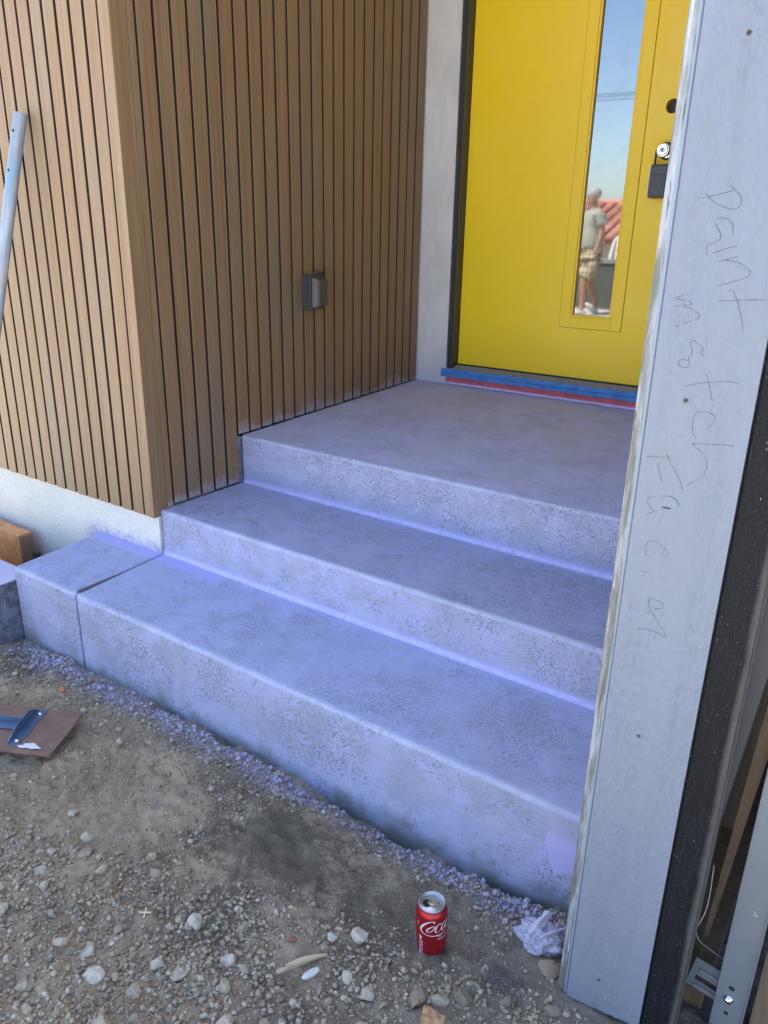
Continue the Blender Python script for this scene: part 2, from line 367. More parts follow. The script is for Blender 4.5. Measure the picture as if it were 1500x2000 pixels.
def catmull(pts, n=6):
    P = [np.array(q, float) for q in pts]; P = [2 * P[0] - P[1]] + P + [2 * P[-1] - P[-2]]; out = []
    for i in range(1, len(P) - 2):
        for t in np.linspace(0, 1, n, endpoint=False):
            out.append(.5 * (2 * P[i] + (P[i + 1] - P[i - 1]) * t + (2 * P[i - 1] - 5 * P[i] + 4 * P[i + 1] - P[i + 2]) * t * t + (3 * P[i] - P[i - 1] - 3 * P[i + 1] + P[i + 2]) * t ** 3))
    out.append(P[-2]); return out

def fbm2(nx, ny, cells, seed, oct_=4, gain=.5):
    """smooth value noise on an nx x ny grid, about -1..1"""
    g = np.random.default_rng(seed); out = np.zeros((ny, nx)); amp = 1.0; cx, cy = cells
    for _ in range(oct_):
        a = g.uniform(-1, 1, (int(cy) + 3, int(cx) + 3))
        X = np.linspace(0, cx, nx); Y = np.linspace(0, cy, ny)
        ix = np.floor(X).astype(int); iy = np.floor(Y).astype(int); fx = X - ix; fy = Y - iy
        fx = fx * fx * (3 - 2 * fx); fy = (fy * fy * (3 - 2 * fy))[:, None]
        v = a[np.ix_(iy, ix)] * (1 - fx) * (1 - fy) + a[np.ix_(iy, ix + 1)] * fx * (1 - fy) + a[np.ix_(iy + 1, ix)] * (1 - fx) * fy + a[np.ix_(iy + 1, ix + 1)] * fx * fy
        out += amp * v; amp *= gain; cx *= 2; cy *= 2
    return out

# ------------------------------------------------------------------ near ground (dirt)
GX0, GX1, GY0, GY1, GD = -1.5, 2.75, -1.62, -.05, .0048
nx, ny = int((GX1 - GX0) / GD), int((GY1 - GY0) / GD)
gx = np.linspace(GX0, GX1, nx); gy = np.linspace(GY0, GY1, ny); XX, YY = np.meshgrid(gx, gy)
edge = np.interp(gx, [-1.5, -.4, 0, .35, .6, .85, 1.05, 1.43, 1.6, 1.74, 1.9, 2.75], [-.36, -.335, -.298, -.283, -.276, -.292, -.318, -.318, -.295, -.262, -.262, -.262])
mid_ = np.interp(gx, [-1.5, 0, .6, 1.2, 1.8, 2.75], [-.31, -.285, -.268, -.262, -.25, -.25])
t = np.clip((-.37 - YY) / .16, 0, 1); t = t * t * (3 - 2 * t)
GZ = edge[None, :] * (1 - t) + mid_[None, :] * t
LX, LY = GX1 - GX0, GY1 - GY0
GZ += .011 * fbm2(nx, ny, (LX * 3, LY * 3), 1, 3) + .0075 * fbm2(nx, ny, (LX * 12, LY * 12), 2, 3) + .0044 * fbm2(nx, ny, (LX * 42, LY * 42), 3, 2, .6)
cl = fbm2(nx, ny, (LX * 22, LY * 22), 4, 3); GZ += .009 * np.clip(cl - .15, 0, 1)
# undercut line where the dirt has dropped away from the foot of the riser
trench = np.exp(-((YY + .374) / .012) ** 2) * np.clip(.45 + .9 * fbm2(nx, ny, (LX * 6, LY * 6), 5, 3), 0, 1)
trench *= np.interp(gx, [-1.5, .1, .5, 1.7, 1.85, 3], [0, .1, .8, 1, .2, 0])[None, :]
GZ -= .055 * trench
GZ -= .035 * np.clip(-YY - 1.25, 0, 1) * 0
def ground_z(x, y):
    i = np.clip(((np.asarray(x) - GX0) / (GX1 - GX0) * (nx - 1)).round().astype(int), 0, nx - 1)
    j = np.clip(((np.asarray(y) - GY0) / (GY1 - GY0) * (ny - 1)).round().astype(int), 0, ny - 1)
    return GZ[j, i]
def grid_mesh(name, X, Y, Z, mat):
    n_y, n_x = Z.shape; v = np.stack([X, Y, Z], -1).reshape(-1, 3).astype(np.float32)
    i = np.arange(n_x - 1)[None, :] + np.arange(n_y - 1)[:, None] * n_x
    f = np.stack([i, i + 1, i + n_x + 1, i + n_x], -1).reshape(-1, 4).astype(np.int32)
    me = bpy.data.meshes.new(name); me.vertices.add(len(v)); me.vertices.foreach_set('co', v.ravel())
    me.loops.add(f.size); me.loops.foreach_set('vertex_index', f.ravel()); me.polygons.add(len(f))
    me.polygons.foreach_set('loop_start', np.arange(0, f.size, 4, dtype=np.int32)); me.update(calc_edges=True); me.validate()
    me.materials.append(mat); me.polygons.foreach_set('use_smooth', [True] * len(me.polygons)); return me
tag(put('ground', grid_mesh('ground', XX, YY, GZ, m_dirt)), 'brown stony dirt in front of the concrete steps', kind='structure')
# wide terrain: yard, pavement level, the lot falling away behind the low wall
yy = np.array([-400, -120, -60, -40, -30, -22, -14, -9.5, -8.5, -5.2, -4.4, -3.6, -2.6, -1.9, -1.5, 0, 3, 12, 60, 400.])
zz = np.array([-9, -6, -4, -3, -2.3, -1.5, -.8, -.1, 0, 0, 0, -.02, -.14, -.30, -.345, -.37, -.37, -.37, -.4, -.4])
xx = np.array([-400, -80, -30, -12, -6, -3, -1.5, 0, 1.5, 3, 6, 12, 30, 80, 400.])
TX, TY = np.meshgrid(xx, yy); TZ = np.repeat(zz[:, None], len(xx), 1)
tag(put('terrain', grid_mesh('terrain', TX, TY, TZ, m_far)), 'sunlit bare yard and falling ground across from the house', kind='structure')

# ------------------------------------------------------------------ house: slatted wall
SW = thing('slatted_wall', 'brown vertical slat cladding wrapping the house corner left of the porch', 'wall')
TOPZ = 2.72
def slat_mesh(w, h, d, mat, along):
    # profile across the slat with softened front arrises; front faces -Y (along='x') or +X (along='y')
    e = .0009; w2 = w / 2
    pr = [(-w2, d), (-w2, e), (-w2 + e, 0), (w2 - e, 0), (w2, e), (w2, d)]
    me = prism_mesh('slat', pr, h, mat, (lambda a, b, c: (a, b, c)) if along == 'x' else (lambda a, b, c: (-b, a, c)))
    me.materials.append(m_groove)          # slat sides coloured dark to stand in for shade between the slats
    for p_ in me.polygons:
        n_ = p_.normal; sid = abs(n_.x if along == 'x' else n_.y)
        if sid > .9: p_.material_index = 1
    return me
PW, GAP = .0686, .0098
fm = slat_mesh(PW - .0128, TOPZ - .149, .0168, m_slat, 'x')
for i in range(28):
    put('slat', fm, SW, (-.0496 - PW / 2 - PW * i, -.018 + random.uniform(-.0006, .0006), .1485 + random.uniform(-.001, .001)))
bm = bmesh.new(); add_box(bm, -.0478, .002, -.018, .046, 0, TOPZ - .146, .0016)
put('corner_board', bmmesh('corner_board', bm, m_slat), SW, (0, 0, .1462))
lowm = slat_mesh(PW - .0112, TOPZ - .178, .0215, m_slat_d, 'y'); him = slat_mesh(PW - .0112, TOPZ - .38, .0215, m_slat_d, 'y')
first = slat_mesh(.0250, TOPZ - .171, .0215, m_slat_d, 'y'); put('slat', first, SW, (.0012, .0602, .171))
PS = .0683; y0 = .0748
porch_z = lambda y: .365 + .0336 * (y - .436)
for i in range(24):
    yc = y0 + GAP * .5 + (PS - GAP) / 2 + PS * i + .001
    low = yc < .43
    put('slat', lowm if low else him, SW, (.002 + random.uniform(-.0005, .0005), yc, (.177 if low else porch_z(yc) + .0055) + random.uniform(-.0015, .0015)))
bm = bmesh.new(); add_box(bm, -2.1, -.012, -.0013, .0020, .153, TOPZ); add_box(bm, -.026, -.0205, .0025, 1.722, .182, TOPZ)
put('backing_panel', bmmesh('backing_panel', bm, m_back), SW)
box('stucco_base_wall', (-2.1, -.0005, .0026, .32, -.5, .1525), m_stucco)
tag(bpy.data.objects['stucco_base_wall'], 'pale rough stucco foundation strip under the brown slats', 'wall')
# ------------------------------------------------------------------ concrete steps
ST = thing('concrete_steps', 'violet-dusted concrete entry steps with three risers up to the porch', 'steps')
def step_mesh(name, x0, x1, yf, zbot, znose, yback, zback, mat, porch=False, basefade=False, dx=.012, endround=True):
    """one step: riser, rounded nosing, tread; extruded along X with per-vertex wear and tread attributes"""
    pr = []   # y, z, cove, line, nose, base, tread
    rn = .013
    cove_r = .012 if zbot > -.1 else 0
    H = znose - zbot
    if cove_r:
        for a in np.linspace(0, math.pi / 2, 6):
            yy_ = yf - cove_r + cove_r * math.sin(a); z_ = zbot + cove_r - cove_r * math.cos(a)
            pr.append([yy_, z_, 1, 1 - .25 * abs(a - .8), 0, 0, 0])
    zs = np.linspace(zbot + cove_r, znose - rn, 16)
    for z_ in zs[1:] if cove_r else zs:
        h = (z_ - zbot)
        cv = math.exp(-h / .034) if cove_r else 0
        ln = math.exp(-((h - .008) / .006) ** 2) if cove_r else 0
        pr.append([yf, z_, cv, ln, max(0, 1 - (znose - z_) / .034) * .6, max(0, 1 - (z_ + .335) / .20) if basefade else 0, 0])
    sl = (zback - znose) / (yback - yf)
    for a in np.linspace(0, math.pi / 2, 7)[1:]:
        pr.append([yf + rn - rn * math.cos(a), znose - rn + rn * math.sin(a), 0, 0, 1 - .1 * abs(a - .7), 0, a / 1.6])
    for q in (.006, .014, .03):
        pr.append([yf + rn + q, znose + sl * (rn + q), 0, 0, max(0, .55 - q * 20), 0, 1])
    for y_ in np.linspace(yf + .06, yback - .06, 12): pr.append([y_, znose + sl * (y_ - yf), 0, 0, 0, 0, 1])
    for q in (.045, .03, .02, .012, .006, 0):
        pr.append([yback - q, zback - sl * q, math.exp(-max(0, q - .006) / .020), 0, 0, 0, 1])
    pr.append([yback + .08, zback, 0, 0, 0, 0, 1]); pr.append([yback + .08, zbot - .002, 0, 0, 0, 0, 0])
    P = np.array(pr); n = len(P)
    er = .006
    xs = [x0, x0 + .0015, x0 + .006] if endround else [x0]
    xs += list(np.arange(x0 + .012, x1 - .012, dx)) + ([x1 - .006, x1 - .0015, x1] if endround else [x1]); xs = np.array(xs)
    V = np.zeros((len(xs), n, 3)); rg = np.random.default_rng(len(xs) + n)
    wob = np.interp(xs, np.linspace(x0, x1, 34), rg.normal(0, .0011, 34)); wob2 = np.interp(xs, np.linspace(x0, x1, 90), rg.normal(0, .0006, 90))
    for i, x_ in enumerate(xs):
        ins = 0
        if endround:
            d = min(x_ - x0, x1 - x_); ins = er - math.sqrt(max(0, er * er - (er - min(d, er)) ** 2))
        V[i, :, 0] = x_; V[i, :, 1] = P[:, 0]; V[i, :, 2] = P[:, 1]
        nose = P[:, 4][:]; V[i, :, 1] += ins * (P[:, 0] < yf + .004) + nose * (wob[i] + wob2[i]); V[i, :, 2] -= ins * (P[:, 6] > .3) + nose * wob2[i]
        V[i, :, 1] += wob[i] * .7 * (P[:, 6] == 0)
    idx = np.arange(len(xs) * n).reshape(len(xs), n); fs = []
    for i in range(len(xs) - 1):
        for j in range(n):
            j2 = (j + 1) % n; fs.append((idx[i, j], idx[i + 1, j], idx[i + 1, j2], idx[i, j2]))
    fs.append(tuple(idx[0, :])); fs.append(tuple(idx[-1, ::-1]))
    me = mesh(name, V.reshape(-1, 3).tolist(), fs, mat, True)
    me.polygons[len(fs) - 1].use_smooth = False; me.polygons[len(fs) - 2].use_smooth = False
    for c_, nm in ((2, 'cove'), (3, 'line'), (4, 'nose'), (5, 'base'), (6, 'tread')):
        at = me.attributes.new(nm, 'FLOAT', 'POINT'); at.data.foreach_set('value', np.tile(P[:, c_], len(xs)).astype(np.float32))
    bm = bmesh.new(); bm.from_mesh(me); bmesh.ops.recalc_face_normals(bm, faces=bm.faces[:]); bm.to_mesh(me); bm.free()
    return me
XR = 1.838
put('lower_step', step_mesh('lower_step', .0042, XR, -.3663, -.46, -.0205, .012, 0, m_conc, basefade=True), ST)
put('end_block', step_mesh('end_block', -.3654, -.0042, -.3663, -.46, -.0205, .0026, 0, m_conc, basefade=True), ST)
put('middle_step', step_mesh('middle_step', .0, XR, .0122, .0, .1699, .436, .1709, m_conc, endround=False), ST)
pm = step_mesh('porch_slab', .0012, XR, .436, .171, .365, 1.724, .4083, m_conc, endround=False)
pm.materials.append(m_porch)
tr = np.zeros(len(pm.vertices), np.float32); pm.attributes['tread'].data.foreach_get('value', tr)
mi = [1 if all(tr[v] > .9 for v in p_.vertices) else 0 for p_ in pm.polygons]; pm.polygons.foreach_set('material_index', mi)
put('porch_slab', pm, ST)
box('riser_return', (-.0195, .0008, .4135, .4352, .172, .360), m_curb, ST, .002)
box('joint_filler', (-.0041, .0041, -.352, .0, -.44, -.012), plain('joint_filler', (.13, .125, .16), .9), ST)
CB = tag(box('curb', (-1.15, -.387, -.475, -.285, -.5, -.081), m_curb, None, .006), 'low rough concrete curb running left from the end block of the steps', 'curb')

# ------------------------------------------------------------------ entrance wall and door
tag(box('plaster_wall', (-.012, .1752, 1.724, 1.86, .36, 2.72), m_plaster), 'narrow grey plastered wall between the brown slats and the yellow door', 'wall')
tag(box('corner_bead', (.1754, .1786, 1.7225, 1.7275, .405, 2.72), m_alu), 'thin metal corner bead on the edge of the grey plaster wall', 'trim')
DR = thing('front_door', 'bright yellow front door with one tall narrow glass pane', 'door', (.2095, 1.784, .507))
dx0, dz0 = .2095, .507; DW, DH = .985, 2.06
gx0_, gx1_, gz0_, gz1_ = .790 - dx0, .976 - dx0, .787 - dz0, 2.36 - dz0        # pane opening in door coordinates
bm = bmesh.new()
for b in ((0, gx0_, 0, DH), (gx1_, DW, 0, DH), (gx0_, gx1_, 0, gz0_), (gx0_, gx1_, gz1_, DH)): pass
hcx, hcz, hr = 1.1265 - dx0, 1.627 - dz0, .027
def slab_with_holes():
    bm = bmesh.new(); y = 0.0; d = .044
    # grid lines so that every cell is a quad, the hole cell gets a ring
    xs = [0, gx0_, gx1_, hcx - .045, hcx + .045, DW]; zs = [0, gz0_, hcz - .045, hcz + .045, gz1_, DH]
    V = {}
    def v(x_, y_, z_):
        key = (round(x_, 5), round(y_, 5), round(z_, 5))
        if key not in V: V[key] = bm.verts.new(key)
        return V[key]
    for i in range(5):
        for j in range(5):
            xa, xb, za, zb = xs[i], xs[i + 1], zs[j], zs[j + 1]
            if i == 1 and j in (1, 2, 3): continue
            for yy_, fl in ((y, 0), (d, 1)):
                if i == 3 and j == 2:
                    n = 32; ring, sq = [], []
                    for q in range(n):
                        a = 2 * math.pi * (q + .5) / n; c_, s_ = math.cos(a), math.sin(a); mx = max(abs(c_), abs(s_))
                        ring.append(bm.verts.new((hcx + hr * c_, yy_, hcz + hr * s_))); sq.append(bm.verts.new((hcx + .045 * c_ / mx, yy_, hcz + .045 * s_ / mx)))
                    corners = [v(xb, yy_, zb), v(xa, yy_, zb), v(xa, yy_, za), v(xb, yy_, za)]
                    for q in range(n):
                        q2 = (q + 1) % n; bm.faces.new((sq[q], sq[q2], ring[q2], ring[q]))
                    for ci, q in enumerate((n // 8 - 1, 3 * n // 8 - 1, 5 * n // 8 - 1, 7 * n // 8 - 1)):
                        bm.faces.new((sq[q], corners[ci], sq[(q + 1) % n]))
                    V.setdefault(('ring', fl), ring)
                else: bm.faces.new((v(xa, yy_, za), v(xb, yy_, za), v(xb, yy_, zb), v(xa, yy_, zb)))
    ra, rb = V[('ring', 0)], V[('ring', 1)]
    for q in range(32): bm.faces.new((ra[q], ra[(q + 1) % 32], rb[(q + 1) % 32], rb[q]))
    for (a, b) in (((0, 0), (DW, 0)), ((DW, 0), (DW, DH)), ((DW, DH), (0, DH)), ((0, DH), (0, 0)), ((gx0_, gz0_), (gx1_, gz0_)), ((gx1_, gz0_), (gx1_, gz1_)), ((gx1_, gz1_), (gx0_, gz1_)), ((gx0_, gz1_), (gx0_, gz0_))):
        bm.faces.new([bm.verts.new((a[0], 0, a[1])), bm.verts.new((b[0], 0, b[1])), bm.verts.new((b[0], d, b[1])), bm.verts.new((a[0], d, a[1]))])
    return bmmesh('door_panel', bm, m_yellow)
put('door_panel', slab_with_holes(), DR)
box('lock_bore_back', (hcx - .04, hcx + .04, .030, .034, hcz - .04, hcz + .04), plain('bore_dark', (.05, .035, .025), .8), DR)
# raised moulding round the glass: outer flat frame and inner bead
fx0, fx1, fz0, fz1 = .7435 - dx0, 1.033 - dx0, .735 - dz0, gz1_ + .05
fx0 = gx0_ - .052; fx1 = gx1_ + .052
def frame_mesh(name, x0, x1, z0, z1, w, y0_, y1_, bev, mat):
    bm = bmesh.new()
    for b in ((x0, x0 + w, z0, z1), (x1 - w, x1, z0, z1), (x0 + w + 2e-4, x1 - w - 2e-4, z0, z0 + w), (x0 + w + 2e-4, x1 - w - 2e-4, z1 - w, z1)):
        add_box(bm, b[0], b[1], y0_, y1_, b[2], b[3], bev)
    return bmmesh(name, bm, mat)
put('lite_frame', frame_mesh('lite_frame', fx0, fx1, fz0, fz1, .049, -.0055, .002, .0018, m_yellow), DR)
put('glazing_bead', frame_mesh('glazing_bead', gx0_ - .0025, gx1_ + .0025, gz0_ - .0025, gz1_ + .0025, .009, -.003, .013, .002, m_yellow), DR)
put('painted_groove_shadow', frame_mesh('painted_groove_shadow', fx0 - .0028, fx1 + .0028, fz0 - .0028, fz1 + .0028, .0024, -.0006, .001, .0002, plain('groove_shade', (.42, .27, .006), .7)), DR)  # darker yellow strip paints the shaded gap round the lite frame
box('glass_pane', (gx0_ + .004, gx1_ - .004, .0115, .020, gz0_ + .004, gz1_ - .004), m_glass, DR)
bm = bmesh.new(); add_box(bm, .1792, .2078, 1.7305, 1.85, .43, 2.60, .002); add_box(bm, .1792, 1.24, 1.7305, 1.85, 2.601, 2.66, .002); add_box(bm, 1.1965, 1.24, 1.7305, 1.85, .43, 2.60, .002)
bm.transform(Matrix.Translation((-dx0, -1.784, -dz0))); put('door_frame', bmmesh('door_frame', bm, m_bronze), DR)
# threshold: sloped sill with a stepped nose
poly = [(1.85, .40), (1.85, .500), (1.772, .500), (1.765, .4955), (1.722, .484), (1.7195, .469), (1.7215, .466), (1.7165, .463), (1.7155, .446), (1.726, .443), (1.726, .40)]
pm_ = prism_mesh('threshold', [(a - 1.784, b - dz0) for a, b in poly], 1.05, m_sill, lambda a, b, c: (c + .160 - dx0, a, b)); put('threshold', pm_, DR)
bm = bmesh.new(); add_box(bm, .208, 1.197, 1.774, 1.783, .5003, .5066); bm.transform(Matrix.Translation((-dx0, -1.784, -dz0))); put('door_sweep', bmmesh('door_sweep', bm, m_blackrub), DR)
def strip_mesh(name, pts, x0, x1, mat, fades, seg=60):
    """thin ribbon (y,z profile) along X with a slightly wavy edge"""
    vs, fs, fd = [], [], []; n = len(pts); rg = np.random.default_rng(len(name))
    for i in range(seg + 1):
        x_ = x0 + (x1 - x0) * i / seg
        for j, (a, b) in enumerate(pts):
            w = rg.normal(0, .0009) if j in (0, n - 1) else 0
            vs.append((x_, a, b + w)); fd.append(fades[j])
    for i in range(seg):
        for j in range(n - 1): fs.append((i * n + j, (i + 1) * n + j, (i + 1) * n + j + 1, i * n + j + 1))
    me = mesh(name, vs, fs, mat); at = me.attributes.new('fade', 'FLOAT', 'POINT'); at.data.foreach_set('value', np.array(fd, np.float32)); return me
o = put('blue_masking_tape', strip_mesh('blue_masking_tape', [(1.7285, .4868), (1.7208, .4850), (1.7183, .4690), (1.7203, .4664), (1.7150, .4636), (1.7142, .4465)], .150, 1.215, m_bluetape, [.75, .1, .05, .5, .0, .15]))
tag(o, 'blue masking tape wrapped over the nose of the door threshold', 'tape')
o = put('red_masking_tape', strip_mesh('red_masking_tape', [(1.7245, .4465), (1.7235, .436), (1.7222, .423), (1.7150, .4108)], .182, 1.236, m_redtape, [.0, .04, .30, 1.1]))
tag(o, 'red masking tape dusted violet between the threshold and the porch slab', 'tape')
box('entry_wall', (1.242, 1.86, 1.735, 1.86, .36, 2.72), m_plaster); tag(bpy.data.objects['entry_wall'], 'grey plastered wall right of the yellow door', 'wall')
tag(box('door_header_wall', (.179, 1.24, 1.735, 1.86, 2.662, 2.72), m_plaster), 'grey plaster strip above the yellow door', 'wall')
# knob with key cylinder
KB = put('door_knob', None, DR, (1.1285 - .2095, 1.7838 - 1.784, 1.462 - .507))
def facing(me): me.transform(Matrix.Rotation(R(90), 4, 'X')); return me
put('rose', facing(lathe_mesh('rose', [(0, 0), (.033, 0), (.034, .003), (.031, .008), (.018, .010), (0, .010)], m_steel)), KB)
put('knob', facing(lathe_mesh('knob', [(.014, .009), (.013, .030), (.020, .036), (.0265, .044), (.0275, .052), (.0255, .060), (.0215, .0625), (.0205, .0610), (.012, .0632), (.0, .0635)], m_steel)), KB)
put('key_cylinder', facing(lathe_mesh('key_cylinder', [(.0088, .0630), (.0088, .0652), (.007, .0660), (0, .0660)], plain('key_cylinder', (.25, .25, .26), .3, 1))), KB)
box('keyway', (-.0012, .0012, -.0668, -.0640, -.005, .004), m_dark, KB)
LB = thing('key_lock_box', 'black key lock box with steel sides hanging from the door knob', 'lock box', (1.1175, 1.7780, 1.286))
bx = bmesh.new(); add_box(bx, -.0335, .0335, -.040, -.004, 0, .126, .006, 3); put('body', bmmesh('body', bx, m_black), LB)
for xa_ in (-.0375, .0336):
    bx = bmesh.new(); add_box(bx, xa_, xa_ + .0039, -.034, -.008, .003, .122, .0015); put('side_rail', bmmesh('side_rail', bx, m_alu), LB)
m_lbf = plain('lockbox_front', (.028, .032, .040), .4)
for za_, zb_ in ((.006, .086), (.0885, .119)):
    bx = bmesh.new(); add_box(bx, -.0325, .0325, -.0425, -.0398, za_, zb_, .0012); put('front_cover', bmmesh('front_cover', bx, m_lbf), LB)
put('shackle', tube_mesh('shackle', [(-.024, -.022, .12)] + [(-.024 + .0, -.022, .16)] + [(.011 + .035 * -math.cos(a), -.022, .170 + .035 * math.sin(a)) for a in np.linspace(.15, math.pi - .15, 9)] + [(.046, -.022, .16), (.030, -.022, .12)], .0042, m_black, 8), LB)
tm = text_mesh('brand_text', 'Master', .0105, plain('lockbox_text', (.075, .078, .085), .4)); put('brand_text', tm, LB, (-.016, -.0427, .017), (R(90), 0, 0))

# ------------------------------------------------------------------ outlet box
OB = thing('outlet_box', 'grey weatherproof outlet box mounted on the dark side of the slatted wall', 'outlet box', (.003, .851, .897))
bx = bmesh.new(); add_box(bx, 0, .046, -.038, .038, -.066, .066, .004, 3); put('back_box', bmmesh('back_box', bx, m_box), OB)
bx = bmesh.new(); add_box(bx, .0462, .0535, -.0405, .0405, -.0705, .0705, .003, 2); put('flange', bmmesh('flange', bx, m_box), OB)
cv_ = [(.0537, -.0365, -.062), (.0537, .0365, -.062), (.0537, .0365, .060), (.0537, -.0365, .060), (.082, -.026, -.056), (.084, .034, -.056), (.084, .034, .050), (.082, -.026, .050)]
bx = bmesh.new(); vv = [bx.verts.new(q) for q in cv_]
for q in ((0, 1, 2, 3), (4, 5, 6, 7), (0, 1, 5, 4), (1, 2, 6, 5), (2, 3, 7, 6), (3, 0, 4, 7)): bx.faces.new([vv[i] for i in q])
bmesh.ops.bevel(bx, geom=bx.edges[:], offset=.004, segments=3, affect='EDGES'); put('cover', bmmesh('cover', bx, m_boxlid), OB)
hm = tube_mesh('hinge', [(.050, -.020, .075), (.050, .036, .075)], .0055, m_box, 12); put('hinge', hm, OB)
for z_ in (-.012,):
    box('latch', (.016, .030, -.0405, -.0378, -.050, -.038), m_box, OB, .001)
box('vent_slot', (.030, .033, -.0386, -.0372, -.020, .022), m_dark, OB)
box('lower_tab', (.034, .048, -.0395, -.020, -.0755, -.062), m_box, OB, .003)

# ------------------------------------------------------------------ garage corner
GC = thing('garage_corner_post', 'pale blue-grey board with pencil writing and a black strip at the garage corner', 'post', (1.852, -.58, -.24))
def tilt_board(name, x0, x1, y0_, y1_, zl, zr, zt, mat, parent, org, bev=.0012):
    """vertical board whose cut foot runs from zl (left) to zr (right)"""
    pts = [(x0, zl), (x1, zr), (x1, zt), (x0, zt)]
    bm = bmesh.new(); n = 4
    a = [bm.verts.new((x - org[0], y0_ - org[1], z - org[2])) for x, z in pts]; b = [bm.verts.new((x - org[0], y1_ - org[1], z - org[2])) for x, z in pts]
    bm.faces.new(a); bm.faces.new(b[::-1])
    for i in range(n): bm.faces.new((a[i], a[(i + 1) % n], b[(i + 1) % n], b[i]))
    bmesh.ops.bevel(bm, geom=bm.edges[:], offset=bev, segments=2, affect='EDGES')
    return put(name, bmmesh(name, bm, mat), parent, (0, 0, 0))
gorg = (1.852, -.58, -.24)
tilt_board('face_board', 1.8515, 1.9895, -.58, -.561, -.2525, -.2300, 2.72, m_board, GC, gorg)
# the sawn, painted face: a real relief of raised grain laid just proud of the board
bw, bz0, bz1 = .1372, -.2500, 1.75; bnx, bnz = 104, 760
UX, UZ = np.meshgrid(np.linspace(.0004, .0004 + bw, bnx), np.linspace(bz0, bz1, bnz))
warp = fbm2(bnx, bnz, (5, 40), 31, 3) * .004
lin = fbm2(bnx, bnz, (26, 60), 33, 2); ci = np.clip(((UX + warp - .0004) / bw * (bnx - 1)), 0, bnx - 1).astype(int)
rel = np.take_along_axis(lin, ci, 1); zone = np.clip(.35 + .9 * fbm2(bnx, bnz, (5, 3), 35, 2), .12, 1.0)
rel = np.where(np.abs(rel) < .30, 1 - np.abs(rel) / .30, 0) * zone
saw = fbm2(bnx, bnz, (3, 260), 37, 2) * np.clip(fbm2(bnx, bnz, (4, 14), 38, 2), 0, 1)
HB = .0016 * rel + .00055 * fbm2(bnx, bnz, (40, 220), 36, 2) + .0006 * saw + .0008
def board_y(u, z): return -float(HB[int(np.clip((z - bz0) / (bz1 - bz0) * (bnz - 1), 0, bnz - 1)), int(np.clip(u / bw * (bnx - 1), 0, bnx - 1))]) - .0006
foot = np.interp(UX[0], [0, bw], [-.2525 + .003, -.2300 + .003])
ZB = np.maximum(UZ, foot[None, :])
put('painted_grain', grid_mesh('painted_grain', UX, -HB - .0002, ZB + .24, m_board), GC, (0, 0, 0))
eo = tilt_board('edge_strip', 1.8325, 1.8500, -.5765, -.545, -.2405, -.2520, 2.72, m_edge, GC, (1.8325, -.58, -.24)); eo.location = (1.8325 - 1.852, 0, 0)
bo = tilt_board('black_board', 1.9900, 2.0500, -.5775, -.558, -.2350, -.2150, 2.72, m_bboard, GC, (1.990, -.58, -.24), .004); bo.location = (1.990 - 1.852, 0, 0)
STROKES = [[(18784,11891),(18891,11914),(19026,11942),(19194,11987)],[(18868,11963),(18894,11924),(18991,11846),(19150,11779),(19230,11769),(19293,11798),(19308,11865),(19286,11922),(19213,11988),(19140,12049)],[(19270,11469),(19256,11567),(19220,11625),(19160,11658),(19100,11665),(19048,11647),(19038,11608),(19068,11554),(19112,11496),(19132,11437),(19117,11402),(19059,11361),(18984,11324),(18996,11214)],[(19069,11236),(19182,11280),(19275,11317),(19342,11332)],[(19155,11137),(19250,11167),(19376,11212)],[(19243,11154),(19353,11144),(19447,11110),(19524,11058),(19550,11035),(19546,10985),(19494,10947),(19345,10892),(19184,10835)],[(19344,10777),(19376,10800),(19436,10706),(19497,10577),(19559,10416),(19593,10273)],[(19227,10657),(19334,10659),(19626,10690),(19818,10695)],[(18667,10651),(18777,10700)],[(18680,10635),(18765,10641),(18864,10621),(18905,10597),(18869,10584),(18682,10545)],[(18810,10553),(18887,10535),(18967,10500),(19022,10451),(19002,10407),(18893,10358),(18731,10283)],[(19167,9925),(19110,9985),(19142,10015),(19064,10078),(18998,10121),(18964,10102),(18965,10058),(18996,9995),(18997,9919),(18969,9888),(18984,9829),(18990,9785),(18931,9745),(18873,9766),(18842,9791),(18853,9831),(18903,9859),(18971,9844)],[(19230,9692),(19275,9573),(19320,9456),(19361,9344)],[(18974,9496),(19093,9540),(19247,9581),(19503,9626),(19652,9622)],[(19235,8790),(19178,8874),(19155,8988),(19155,9098),(19205,9163),(19278,9181),(19359,9179),(19425,9132),(19430,9087),(19391,9013),(19327,8933)],[(19728,8769),(19642,8776),(19446,8750),(19211,8721),(19207,8701),(19299,8643),(19378,8576),(19427,8481),(19425,8362),(19361,8244),(19199,8105)],[(18587,8426),(18747,8444),(18917,8470)],[(18874,8516),(18906,8446),(18979,8337),(19050,8244),(19117,8134),(19151,8049),(19162,7974)],[(18770,8359),(18782,8300),(18827,8185),(18870,8092)],[(18800,7850),(18728,7834),(18700,7764),(18733,7691),(18809,7628),(18691,7553)],[(18793,6918),(18765,7011),(18794,7135),(18865,7169),(18959,7144),(19048,7100),(19096,7030),(19097,6965),(19061,6955),(19023,7012),(19043,7083)],[(18766,6660),(18814,6653),(18885,6639)],[(18826,5678),(18941,5713),(19099,5712),(19258,5685),(19142,5850),(18991,6039),(18936,6154),(18942,6225),(18993,6249),(19105,6223),(19165,6180),(19134,6128),(19045,6100),(19002,6130)]]
